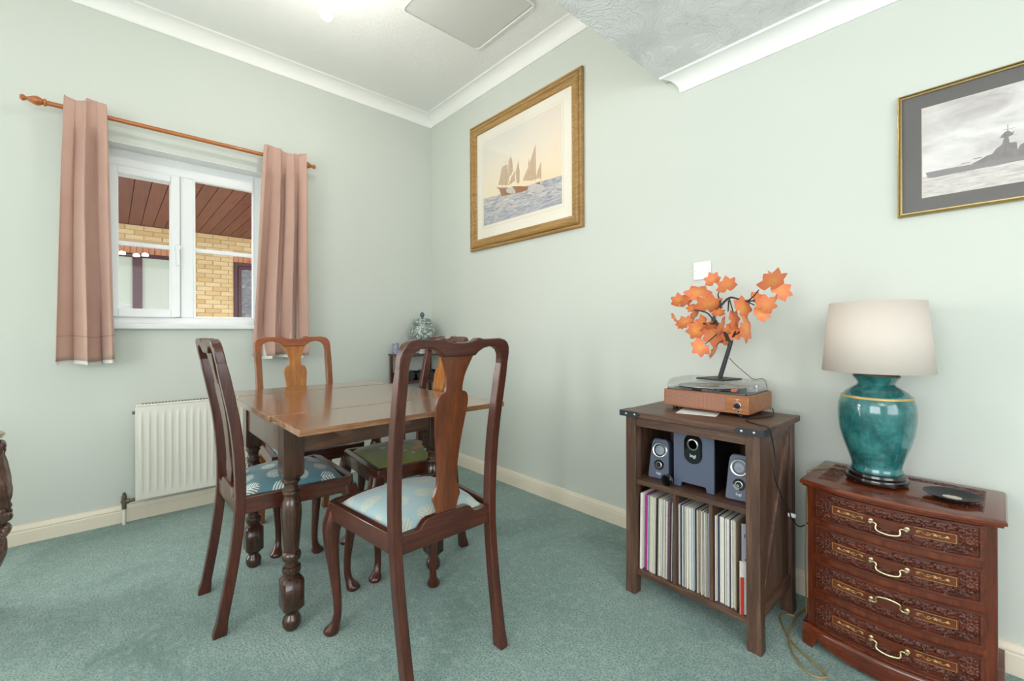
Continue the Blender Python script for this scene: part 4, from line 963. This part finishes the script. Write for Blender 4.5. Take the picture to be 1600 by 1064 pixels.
MB().lathe([(0.0098, TY0), (0.0092, TY0 - 0.012), (0.0075, TY0 - 0.0125), (0.0005, TY0 - 0.011)], (2.759, 0, 0.811), 24, 'y').build('knob', MAT['black_gloss'], tt)
MB().lathe([(0.006, TY0), (0.006, TY0 - 0.003), (0.0035, TY0 - 0.003), (0.003, TY0 + 0.002)], (2.762, 0, 0.7885), 16, 'y').build('headphone_socket', MAT['steel'], tt)
m = MB()
for (x, z, w_, h_) in ((2.759, 0.834, 0.013, 0.0016), (2.757, 0.829, 0.004, 0.0016), (2.746, 0.797, 0.008, 0.0016), (2.771, 0.797, 0.006, 0.0016)): m.box(x - w_ / 2, x + w_ / 2, TY0 - 0.0006, TY0 + 0.0002, z - h_ / 2, z + h_ / 2)
m.build('dial_marks', MAT['ink_white'], tt)
MB().lathe([(0.112, 0), (0.114, 0.002), (0.114, 0.009), (0.11, 0.011), (0.001, 0.011)], (2.592, -0.238, TZ1), 48).build('platter', MAT['black_plastic'], tt)
rc = thing('vinyl_record', (2.592, -0.238, TZ1 + 0.0112), 'black vinyl record lying on the turntable under the clear lid', 'record')
MB().lathe([(0.119, 0.0), (0.12, 0.001), (0.119, 0.002), (0.05, 0.0016), (0.048, 0.001), (0.004, 0.001)], (2.592, -0.238, TZ1 + 0.0112), 64).build('disc', MAT['vinyl'], rc)
MB().lathe([(0.043, 0.0012), (0.043, 0.0018), (0.004, 0.0018)], (2.592, -0.238, TZ1 + 0.0112), 40).build('label', plain('beige_record_label', (196, 180, 160), 0.6), rc)
MB().lathe([(0.0035, 0), (0.0035, 0.019), (0.001, 0.021)], (2.592, -0.238, TZ1), 12).build('spindle', MAT['steel'], tt)
m = MB(); m.lathe([(0.017, 0), (0.017, 0.012), (0.01, 0.014), (0.01, 0.024), (0.001, 0.025)], (2.757, -0.165, TZ1), 20)
ta = m.build('tonearm_base', MAT['silver'], tt); box('tonearm_rest', MAT['silver'], 2.745, 2.785, -0.24, -0.14, TZ1, TZ1 + 0.012, tt, 0.002)
MB().tube([(2.757, -0.165, TZ1 + 0.021), (2.752, -0.25, TZ1 + 0.019), (2.735, -0.315, TZ1 + 0.017)], 0.0028, 8).build('tonearm', MAT['silver'], ta)
box('headshell', plain('orange_headshell', (190, 90, 50), 0.4), 2.722, 2.742, -0.335, -0.312, TZ1 + 0.006, TZ1 + 0.018, ta, 0.002)
sd = [(-0.358, 0.851), (-0.357, 0.868), (-0.35, 0.880), (-0.335, 0.889), (-0.31, 0.8935), (-0.2, 0.895), (-0.14, 0.894), (-0.124, 0.888), (-0.12, 0.851)]
lid_x0, lid_x1 = 2.468, 2.790
m = MB(); n = len(sd)
m.add([(lid_x0, y, z) for y, z in sd] + [(lid_x1, y, z) for y, z in sd], [(i, i + 1, n + i + 1, n + i) for i in range(n - 1)] + [tuple(range(n)), tuple(range(n, 2 * n))])
ld = m.build('clear_lid', MAT['acrylic'], tt); q = ld.modifiers.new('thickness', 'SOLIDIFY'); q.thickness = 0.0022; q.offset = -1
for x in (lid_x0 + 0.004, lid_x1 - 0.004): MB().lathe([(0.003, -0.002), (0.003, 0.004)], (x, -0.3545, TZ1 + 0.001), 10).build('lid_stop', MAT['black_plastic'], tt)
for x in (2.50, 2.76): box('hinge', MAT['steel'], x - 0.012, x + 0.012, -0.12, -0.112, 0.842, 0.86, tt, 0.001)
o = MB().box(-0.075, 0.075, -0.09, 0.09, 0, 0.0012).build('paper_sheet', MAT['paper'], loc=(0, 0, 0)); o.location = (2.60, -0.335, 0.7644); o.rotation_euler = (0, 0, R(14)); tag(o, 'folded white paper lying under the record player', 'paper')
tc = tag(MB().tube([(2.80, -0.112, 0.775), (2.84, -0.25, 0.768), (2.80, -0.39, 0.768), (2.86, -0.46, 0.7675), (2.905, -0.49, 0.768), (2.9135, -0.485, 0.74), (2.913, -0.45, 0.66), (2.911, -0.452, 0.60), (2.911, -0.37, 0.5), (2.912, -0.30, 0.44), (2.912, -0.27, 0.40), (2.925, -0.22, 0.36), (2.93, -0.12, 0.35)], 0.0022, 8, 6).build('power_cable', MAT['cable'], loc=(2.9, -0.3, 0.4)), 'thin black cable hanging down the right side of the cabinet', 'cable')
MB().lathe([(0.006, 0), (0.008, 0.004), (0.008, 0.022), (0.004, 0.026)], (2.895, -0.25, 0.405), 14, 'x').build('cable_clip', MAT['upvc'], ca)

# ------------------------------------------------------------------ maple tree lamp on the lid
LZ = 0.8955
tr = thing('tree_lamp', (2.655, -0.265, LZ), 'small black tree lamp with orange maple leaves standing on the record player', 'lamp')
hd_ = 0.087; th = -R(18); cx, cy = 2.648, -0.268
cor = [(rt * math.cos(th + k * PI / 2) + fw * math.sin(th + k * PI / 2)) * hd_ for k in range(4)]
m = MB(); m.prism([(cx + c.x, cy + c.y) for c in cor], lambda p: (p[0], p[1], LZ), lambda p: (p[0], p[1], LZ + 0.006)); m.build('base', MAT['black_metal'], tr, 0.001)
br = [([(2.652, LZ + 0.004), (2.681, 0.994), (2.698, 1.05)], 0, 0.0095, 0.0075), ([(2.698, 1.05), (2.71, 1.077), (2.719, 1.094)], -0.01, 0.006, 0.003), ([(2.698, 1.05), (2.662, 1.097), (2.63, 1.137)], 0.01, 0.0075, 0.0065),
 ([(2.63, 1.137), (2.635, 1.172), (2.672, 1.215), (2.696, 1.231), (2.724, 1.224), (2.756, 1.213), (2.787, 1.195)], 0.0, 0.0062, 0.002), ([(2.756, 1.213), (2.782, 1.214), (2.825, 1.221)], 0.02, 0.003, 0.002), ([(2.765, 1.214), (2.791, 1.232), (2.813, 1.252)], -0.03, 0.003, 0.0018),
 ([(2.691, 1.229), (2.715, 1.169)], -0.02, 0.003, 0.002), ([(2.689, 1.219), (2.679, 1.176)], 0.02, 0.003, 0.002), ([(2.653, 1.196), (2.653, 1.214), (2.641, 1.247), (2.648, 1.266)], 0.02, 0.0035, 0.002), ([(2.63, 1.137), (2.603, 1.173), (2.551, 1.186)], -0.02, 0.004, 0.002),
 ([(2.63, 1.127), (2.567, 1.128), (2.513, 1.137)], 0.01, 0.004, 0.002), ([(2.71, 1.077), (2.746, 1.106)], 0.02, 0.004, 0.002), ([(2.66, 1.10), (2.62, 1.06), (2.60, 1.04)], -0.02, 0.003, 0.0015), ([(2.69, 1.06), (2.66, 1.05), (2.65, 1.03)], -0.03, 0.003, 0.0015)]
for i, (pts, dy, ra, rb) in enumerate(br):
    P_ = [(x, -0.268 + dy * k / (len(pts) - 1), z) for k, (x, z) in enumerate(pts)]
    MB().tube(P_, [ra + (rb - ra) * k / (len(P_) - 1) for k in range(len(P_))], 10, 4).build('trunk' if i == 0 else 'branch', MAT['black_metal'], tr)
def m_leaf():
    s = NT('orange_maple_leaf'); s.p(0.6, sheen=0.1)
    o = s.obj(); d = s.n('VectorMath', {0: o, 1: (0, 0.15, 0)}, operation='DISTANCE').outputs['Value']
    k = s.m('MULTIPLY_ADD', s.noise(o, 7, 5, 0.7, 1.5), 0.75, s.m('MULTIPLY_ADD', d, 0.8, -0.12))
    c = s.ramp(k, [(0.22, srgb(232, 164, 76)), (0.42, srgb(226, 130, 70)), (0.7, srgb(206, 92, 66))])
    r = s.n('ObjectInfo').outputs['Random']
    s.base(s.mix(s.m('MULTIPLY', r, 0.45), c, srgb(222, 132, 96)))
    return s.mat
lf = []
spec = [(90, 1.0), (76, .8), (66, .7), (54, .82), (42, .95), (32, .8), (24, .66), (12, .72), (-2, .84), (-14, .66), (-35, .52), (-62, .42), (-90, .12)]
right = [(R(a), r) for a, r in spec]
lf = [(0.55 * r * math.cos(a), 0.55 * r * math.sin(a) + 0.05) for a, r in right]
lf = lf + [(-x, y) for x, y in lf[-2:0:-1]]
m = MB(); n = len(lf)
zz_ = lambda x, y: -0.45 * x * x - 0.25 * (y - 0.1) ** 2 + 0.1 * abs(x)
m.add([(x, y, zz_(x, y)) for x, y in lf] + [(x * 0.5, 0.1 + (y - 0.1) * 0.5, zz_(x * 0.5, y * 0.5)) for x, y in lf] + [(0, 0.08, 0.02)],
      [(i, (i + 1) % n, n + (i + 1) % n, n + i) for i in range(n)] + [(n + i, n + (i + 1) % n, 2 * n) for i in range(n)])
leaf_me = m.mesh('leaf', m_leaf(), ang=60)
LEAF = [(2.638, 1.297, 0.045), (2.691, 1.266, 0.055), (2.57, 1.247, 0.075), (2.478, 1.218, 0.05), (2.519, 1.213, 0.045), (2.533, 1.197, 0.035), (2.603, 1.189, 0.075), (2.469, 1.157, 0.03), (2.491, 1.127, 0.03), (2.524, 1.124, 0.045), (2.54, 1.155, 0.05), (2.587, 1.128, 0.06), (2.577, 1.097, 0.055), (2.623, 1.097, 0.07), (2.648, 1.162, 0.035), (2.672, 1.126, 0.065), (2.7, 1.136, 0.055), (2.742, 1.178, 0.06), (2.755, 1.125, 0.085), (2.804, 1.157, 0.045), (2.825, 1.184, 0.055), (2.85, 1.201, 0.04), (2.846, 1.265, 0.075), (2.859, 1.241, 0.055), (2.838, 1.31, 0.035), (2.778, 1.224, 0.035), (2.592, 1.036, 0.055), (2.647, 1.022, 0.05), (2.672, 1.077, 0.06), (2.7, 1.087, 0.045), (2.628, 1.127, 0.045), (2.681, 1.107, 0.05)]
rl = random.Random(21)
face = Matrix((rt, up, -fw)).transposed()            # leaf turned roughly towards the room
for x, z, sz in LEAF:
    o = bpy.data.objects.new('leaf', leaf_me); col.objects.link(o); o.parent = tr
    o.location = Vector((x, -0.27 + rl.uniform(-0.03, 0.035), z)) - tr.location
    ang_ = math.atan2(z - 1.13, x - 2.66) - PI / 2 + rl.uniform(-0.9, 0.9)
    rot = face @ Matrix.Rotation(rl.uniform(-0.75, 0.75), 3, 'X') @ Matrix.Rotation(rl.uniform(-0.8, 0.8), 3, 'Y') @ Matrix.Rotation(ang_, 3, 'Z')
    o.rotation_euler = rot.to_euler(); k = sz * 1.75; o.scale = (k, k, k)
MB().tube([(2.688, -0.262, 0.985), (2.71, -0.245, 0.955), (2.735, -0.215, 0.922), (2.755, -0.19, 0.898), (2.77, -0.13, 0.8965), (2.775, -0.105, 0.87), (2.78, -0.1, 0.79), (2.79, -0.1, 0.768)], 0.0013, 6, 5).build('cable', MAT['cable'], tr)
# ------------------------------------------------------------------ carved bow-front chest
ch = thing('chest_of_drawers', (3.2, -0.18, 0), 'carved rosewood bow-front chest of four drawers with brass handles', 'chest')
XC, HW = 3.2, 0.225
def bow(x, d=0.046): return -0.318 - d * max(0.0, 1 - ((x - XC) / HW) ** 2)
def plan(over, yb=-0.022, n=24):
    p = []
    for i in range(n + 1):
        x = XC - HW - over + (2 * HW + 2 * over) * i / n
        t = (x - XC) / (HW + over); p.append((x, -0.318 - over - 0.046 * (1 - t * t)))
    return p + [(XC + HW + over, yb), (XC - HW - over, yb)]
def plate(name, mat, over, z0, z1, bevel=0.0, parent=ch):
    m = MB(); m.prism(plan(over), lambda p: (p[0], p[1], z0), lambda p: (p[0], p[1], z1)); return m.build(name, mat, parent, bevel, ang=30)
plate('case', MAT['rose_z'], 0.0, 0.03, 0.553)
top = MB(); rg = [[(x, y, z) for x, y in plan(o_)] for o_, z in ((0.004, 0.548), (0.012, 0.552), (0.013, 0.557), (0.019, 0.561), (0.0195, 0.568), (0.016, 0.574), (0.010, 0.576))]
top = top.rings(rg).build('chest_top', MAT['rose_x'], ch, ang=30)
# plinth with bracket feet: a shaped strip round the front and both sides
def plinth_bottom(t):
    a = abs(t)
    if a > 0.86: return 0.0
    if a > 0.80: return 0.040 * (0.86 - a) / 0.06
    if a > 0.74: return 0.040 - 0.012 * (0.80 - a) / 0.06
    return 0.028 - 0.016 * (1 - (a / 0.74) ** 2)
m = MB(); pl_ = plan(0.014, n=60)[:61]
out = []
for i, (x, y) in enumerate(pl_):
    t = -1 + 2 * i / 60; out.append((x, y, plinth_bottom(t)))
vs = []; 
for (x, y, b) in out: vs += [(x, y, b), (x, y, 0.062), (x, y + 0.003, 0.069), (x, y + 0.008, 0.073), (x, y + 0.016, 0.073), (x, y + 0.016, b)]
fs = []
for i in range(60):
    for k in range(6): fs.append((i * 6 + k, i * 6 + (k + 1) % 6, (i + 1) * 6 + (k + 1) % 6, (i + 1) * 6 + k))
fs += [(0, 1, 2, 3, 4, 5), tuple(360 + k for k in range(6))]
m.add(vs, fs); m.build('plinth', MAT['rose_x'], ch, ang=40)
for s in (-1, 1):
    x0 = XC + s * (HW + 0.014); m = MB()
    o = [(-0.3315, 0), (-0.27, 0), (-0.258, 0.035), (-0.24, 0.026), (-0.12, 0.026), (-0.1, 0.035), (-0.09, 0), (-0.022, 0), (-0.022, 0.073), (-0.3315, 0.073)]
    m.prism(o, lambda p: (x0, p[0], p[1]), lambda p: (x0 - s * 0.016, p[0], p[1])); m.build('plinth_side', MAT['rose_z'], ch, 0.002)
# carved relief: one height field of leaves along a vine, shared by the four drawers
DH, DX0, DX1 = 0.104, XC - 0.203, XC + 0.203
NU, NV = 300, 60
U, V = np.meshgrid(np.linspace(0, DX1 - DX0, NU + 1), np.linspace(0, DH, NV + 1))
H = np.zeros_like(U); rs = np.random.RandomState(4)
Wd = DX1 - DX0
def stamp(cx, cy, a, L, w_, h_):
    global H
    dx, dy = U - cx, V - cy; p = dx * math.cos(a) + dy * math.sin(a); q = -dx * math.sin(a) + dy * math.cos(a)
    d = 1 - (p / L) ** 2 - (q / (w_ * (1 - 0.45 * np.clip(p / L, -1, 1)))) ** 2
    vein = np.where(np.abs(q) < w_ * 0.13, 0.45, 1.0)
    H = np.maximum(H, np.where(d > 0, np.sqrt(np.clip(d, 0, 1)) * h_ * vein, 0))
for (yc, amp) in ((0.0245, 0.005), (DH - 0.0245, 0.005)):
    x = 0.03; k = 0
    while x < Wd - 0.028:
        y = yc + amp * math.sin(x * 150); s_ = 1 if k % 2 else -1
        for da, L in ((0.9, 0.0068), (1.7, 0.006), (0.15, 0.006), (2.4, 0.0055)):
            stamp(x + 0.004 * math.cos(da * s_), y + 0.005 * s_ * math.sin(abs(da)), da * s_ + rs.uniform(-.4, .4), L, 0.0026, 0.0058)
        stamp(x, y, rs.uniform(0, 3), 0.0028, 0.0028, 0.0064)
        x += 0.0074; k += 1
for xe in (0.03, Wd - 0.03):
    for j in range(26):
        a = 2 * PI * j / 13; r = 0.008 if j < 13 else 0.017
        stamp(xe + r * math.cos(a), DH / 2 + r * 1.25 * math.sin(a), a + (0.6 if j < 13 else -0.5), 0.0058, 0.0026, 0.0058)
    stamp(xe, DH / 2, 0, 0.005, 0.005, 0.006)
H += rs.rand(*H.shape) * 0.0002
inset = (U > 0.011) & (U < Wd - 0.011) & (V > 0.011) & (V < DH - 0.011)
panel = (U > 0.052) & (U < Wd - 0.052) & (np.abs(V - DH / 2) < 0.0155)
Yd = np.where(inset & ~panel, 0.0058 - H * 0.9, 0.0)          # carving sunk behind the flat border, leaves rising to it
edge = np.minimum(np.minimum(U, Wd - U), np.minimum(V, DH - V)); Yd = Yd + np.where(edge < 0.003, 0.004, 0)
xs_ = DX0 + U; yb_ = -0.318 - 0.046 * (1 - ((xs_ - XC) / HW) ** 2) - 0.006
vs = [(float(xs_[j, i]) - XC, float(yb_[j, i] + Yd[j, i]) + 0.18, float(V[j, i])) for j in range(NV + 1) for i in range(NU + 1)]
fs = [(j * (NU + 1) + i, j * (NU + 1) + i + 1, (j + 1) * (NU + 1) + i + 1, (j + 1) * (NU + 1) + i) for j in range(NV) for i in range(NU)]
mb_ = MB(); mb_.add(vs, fs); drawer_me = mb_.mesh('drawer', MAT['carving'], ang=60)
def front_y(x, off): return bow(x) - 0.006 - off
# smooth panel and inlay in the middle of each drawer
def curve_strip(m, x0, x1, z0, z1, off, th=0.0012, n=24):
    f = [(x0 + (x1 - x0) * i / n) for i in range(n + 1)]
    m.rings([[(x, front_y(x, off), z0), (x, front_y(x, off), z1), (x, front_y(x, off) + th, z1), (x, front_y(x, off) + th, z0)] for x in f])
dz = [0.446, 0.324, 0.202, 0.080]
for k, z0 in enumerate(dz):
    d = bpy.data.objects.new('drawer', drawer_me); col.objects.link(d); d.parent = ch; d.location = (0, 0, z0)
    zc = z0 + DH / 2
    def sub(mb, name, mat, **kw):
        mb.v = [v - Vector((0, 0, z0)) for v in mb.v]; return mb.build(name, mat, d, **kw)
    m = MB(); curve_strip(m, XC - 0.149, XC + 0.149, zc - 0.0148, zc + 0.0148, 0.0006, 0.002); sub(m, 'drawer_panel', MAT['rose_x'])
    for s in (-1, 1):
        m = MB(); xa, xb = XC + s * 0.058, XC + s * 0.146; xa, xb = min(xa, xb), max(xa, xb)
        for zz in (zc - 0.0122, zc + 0.0122): curve_strip(m, xa, xb, zz - 0.0005, zz + 0.0005, 0.0011, 0.0009, 10)
        xe = xb if s > 0 else xa; curve_strip(m, xe - 0.0005, xe + 0.0005, zc - 0.0122, zc + 0.0122, 0.0011, 0.0009, 2)
        pts = []
        for i in range(61):
            u = i / 60; x = XC + s * (0.064 + 0.062 * u); z = zc + 0.005 * math.sin(u * 13) * (1 - 0.3 * u)
            pts.append((x, front_y(x, 0.0008), z))
        m.tube(pts, 0.0007, 5)
        for (u0, rr) in ((0.066, 0.005), (0.088, 0.0045), (0.112, 0.004)):
            q = [(XC + s * (u0 + rr * math.cos(a) * (1 - a / 9)), 0, zc + rr * math.sin(a) * (1 - a / 9)) for a in [j * 0.45 for j in range(14)]]
            m.tube([(x, front_y(x, 0.0009), z) for x, _, z in q], 0.0006, 5)
        for u0 in (0.103, 0.128):
            for (ax, az) in ((0, 0.0022), (-0.0022, -0.001), (0.0022, -0.001)):
                x = XC + s * u0 + ax; m.sphere((x, front_y(x, 0.0006), zc + az), 0.0026, 8, 6, (1, 0.4, 1))
        sub(m, 'brass_inlay', MAT['gold'])
    # bail handle
    hy = front_y(XC, 0.0); sgn = 1 if k == 2 else -1
    m = MB()
    P_ = [(-0.031, 0), (-0.024, -0.001), (-0.0205, 0.004), (-0.0215, 0.012), (-0.018, 0.020), (0, 0.0245), (0.018, 0.020), (0.0215, 0.012), (0.0205, 0.004), (0.024, -0.001), (0.031, 0)]
    m.tube([(XC - 0.0 + x * 1.35, hy - 0.012 - 0.006 * (abs(z) / 0.025), zc + sgn * z) for x, z in P_], [0.0022, 0.0024, 0.0026, 0.0026, 0.003, 0.0036, 0.003, 0.0026, 0.0026, 0.0024, 0.0022], 8, 4)
    for s in (-1, 1):
        x = XC + s * 0.0425
        m.lathe([(0.0062, 0.002), (0.0062, -0.001), (0.003, -0.002), (0.003, -0.008), (0.0052, -0.010), (0.0058, -0.0135), (0.004, -0.0165), (0.0005, -0.017)], (x, front_y(x, 0), zc), 14, 'y')
    sub(m, 'handle', MAT['brass'], ang=50)
# carved border strips let into the top
def top_carving(x0, x1, y0, y1, seed):
    m = MB(); r_ = random.Random(seed)
    m.box(x0, x1, y0, y1, 0.5755, 0.5763)
    n_ = int((x1 - x0) * (y1 - y0) / 0.00009)
    for i in range(n_):
        x, y, a = r_.uniform(x0 + .004, x1 - .004), r_.uniform(y0 + .004, y1 - .004), r_.uniform(0, PI)
        L, w_ = 0.0068, 0.0024; c, s_ = math.cos(a), math.sin(a)
        pts = [(-L, 0), (-L * .3, -w_), (L * .5, -w_ * .8), (L, 0), (L * .5, w_ * .8), (-L * .3, w_)]
        m.add([(x + p * c - q * s_, y + p * s_ + q * c, 0.5763) for p, q in pts] + [(x, y, 0.5784)], [(j, (j + 1) % 6, 6) for j in range(6)])
    return m.build('top_carving', MAT['carving'], top, ang=20)
top_carving(3.0, 3.055, -0.30, -0.05, 1); top_carving(3.345, 3.40, -0.30, -0.05, 2)
top_carving(3.055, 3.345, -0.085, -0.05, 3); top_carving(3.07, 3.33, -0.318, -0.283, 4)

# ------------------------------------------------------------------ table lamp and dish on the chest
LPX, LPY, LPZ = 3.146, -0.195, 0.5786
lm = thing('table_lamp', (LPX, LPY, LPZ), 'teal glazed vase lamp with cream drum shade standing on the chest', 'lamp')
c0 = (LPX, LPY, 0)
def m_glaze():
    s = NT('mottled_teal_glaze'); s.p(0.12, coat=0.8)
    n = s.noise(s.obj(), 14, 6, 0.65, 0.8); k = s.noise(s.obj(), 70, 4, 0.7)
    s.base(s.ramp(s.m('MULTIPLY_ADD', k, 0.3, s.m('MULTIPLY', n, 0.75)), [(0.34, srgb(18, 60, 62)), (0.5, srgb(32, 96, 97)), (0.66, srgb(58, 126, 124))])); return s.mat
m = MB()
m.lathe([(0.0722, 0.584), (0.0836, 0.584), (0.0859, 0.592), (0.0836, 0.599), (0.0775, 0.602), (0.0806, 0.606), (0.0790, 0.613), (0.0730, 0.616), (0.0008, 0.616)], c0, 48)
for k in range(5):
    a = 2 * PI * k / 5 - 0.9; m.sphere((LPX + 0.072 * math.cos(a), LPY + 0.072 * math.sin(a), 0.5838), 0.014, 10, 6, (1, 1, 0.36))
m.build('stand', wood('black_lacquer_stand', (14, 10, 9), (24, 17, 15), (36, 26, 22), 'x', rough=0.18, coat=0.6), lm)
MB().lathe([(0.0008, 0.6165), (0.0701, 0.6165), (0.0713, 0.62), (0.0705, 0.626), (0.0676, 0.632), (0.0696, 0.645), (0.0797, 0.676), (0.0926, 0.715), (0.1015, 0.752), (0.1059, 0.79), (0.1067, 0.82), (0.1047, 0.845), (0.0983, 0.868), (0.0846, 0.886), (0.0669, 0.899), (0.0548, 0.907), (0.0519, 0.914), (0.0540, 0.922), (0.0629, 0.933), (0.0656, 0.938), (0.0644, 0.941)], c0, 64).build('vase', m_glaze(), lm)
MB().lathe([(0.0992, 0.8665), (0.0984, 0.8695), (0.0960, 0.8735), (0.0951, 0.8732)], c0, 64, cap=False).build('gold_band', MAT['gold'], lm)
MB().lathe([(0.0673, 0.6172), (0.0680, 0.62), (0.0673, 0.6228)], c0, 64, cap=False).build('foot_rim', plain('silvery_rim', (176, 186, 178), 0.3, 0.6), lm)
MB().lathe([(0.0623, 0.9385), (0.0627, 0.942), (0.0608, 0.9435), (0.0228, 0.947), (0.0137, 0.952), (0.0137, 0.962), (0.0091, 0.966), (0.0091, 1.0), (0.0129, 1.002), (0.0129, 1.04), (0.0008, 1.042)], c0, 40).build('cap_and_lampholder', MAT['bronze'], lm)
m = MB(); m.lathe([(0.1524, 0.955), (0.1307, 1.19)], c0, 96, cap=False)
def m_shade():
    s = NT('cream_fabric_shade'); s.p(0.85, spec=0.15)
    s.base(s.mix(s.noise(s.map((60, 60, 900)), 1, 2), srgb(206, 194, 184), srgb(214, 203, 193))); return s.mat
sh = m.build('shade', m_shade(), lm, ang=60); q = sh.modifiers.new('thickness', 'SOLIDIFY'); q.thickness = 0.0015
m = MB()
for k in range(3):
    a = 2 * PI * k / 3; m.tube([(LPX + 0.012 * math.cos(a), LPY + 0.012 * math.sin(a), 1.03), (LPX + 0.137 * math.cos(a), LPY + 0.137 * math.sin(a), 1.11)], 0.0015, 6)
m.build('shade_carrier', MAT['brass'], sh)
MB().tube([(3.07, -0.17, 0.60), (3.04, -0.12, 0.5815), (2.995, -0.13, 0.5815), (2.97, -0.17, 0.5815)], 0.0025, 8, 6).build('lamp_cord', MAT['cable_gold'], lm)
tag(MB().tube([(2.97, -0.17, 0.5815), (2.956, -0.2, 0.575), (2.9505, -0.225, 0.55), (2.950, -0.25, 0.3), (2.950, -0.24, 0.1), (2.946, -0.22, 0.004)], 0.0025, 8, 6).build('lamp_flex', MAT['cable_gold'], loc=(2.95, -0.15, 0)), 'gold lamp flex hanging down beside the left of the chest', 'cable')
cb = [(2.945, -0.035), (2.918, -0.12), (2.907, -0.19), (2.876, -0.207), (2.862, -0.235), (2.884, -0.286), (2.934, -0.362), (3.0, -0.415), (3.052, -0.448), (3.058, -0.474), (3.02, -0.49), (2.961, -0.43), (2.923, -0.34), (2.909, -0.204), (2.915, -0.11), (2.94, -0.06)]
tag(MB().tube([(x, y, 0.0035 if i not in (12, 13) else 0.010) for i, (x, y) in enumerate(cb)], 0.0033, 8, 8).build('extension_cable', MAT['cable_gold'], loc=(2.93, -0.25, 0)), 'gold coloured cable looped on the carpet between cabinet and chest', 'cable')
tag(MB().tube([(2.93, -0.018, 0.36), (2.94, -0.10, 0.355), (2.947, -0.17, 0.40), (2.949, -0.185, 0.5), (2.9475, -0.18, 0.30), (2.947, -0.15, 0.12), (2.93, -0.06, 0.0035)], 0.002, 8, 6).build('thin_cable', MAT['cable'], loc=(2.94, -0.1, 0.2)), 'thin dark cable running down the left side of the chest', 'cable')

ds = thing('dish', (3.332, -0.232, 0.5786), 'black fluted dish with a white oval emblem on the chest', 'dish')
m = MB(); N = 72
prof = [(0.001, 0.001), (0.05, 0.0), (0.055, 0.0), (0.058, 0.004), (0.066, 0.010), (0.084, 0.019), (0.092, 0.0235), (0.0925, 0.0255), (0.09, 0.0255), (0.08, 0.021), (0.062, 0.013), (0.05, 0.0085), (0.001, 0.0075)]
rg = []
for j, (r, z) in enumerate(prof):
    r *= 0.72; z *= 0.66
    rg.append([(3.332 + (r * (1 + (0.012 * math.cos(36 * 2 * PI * i / N) if 4 <= j <= 10 else 0))) * math.cos(2 * PI * i / N), -0.232 + (r * (1 + (0.012 * math.cos(36 * 2 * PI * i / N) if 4 <= j <= 10 else 0))) * math.sin(2 * PI * i / N), 0.5786 + z) for i in range(N)])
m.rings(rg).build('bowl', plain('matt_black_stoneware', (34, 34, 37), 0.5, var=0.08), ds, ang=30)
m = MB(); r_ = random.Random(8); o = [(3.332 + (0.022 + r_.uniform(-.0015, .0015)) * math.cos(a), -0.232 + (0.0145 + r_.uniform(-.0015, .0015)) * math.sin(a)) for a in [2 * PI * i / 28 for i in range(28)]]
m.prism(o, lambda p: (p[0], p[1], 0.5786 + 0.0050), lambda p: (p[0], p[1], 0.5786 + 0.0072)); m.build('emblem', plain('off_white_relief', (208, 198, 178), 0.6, var=0.1, scale=120), ds, 0.0005)
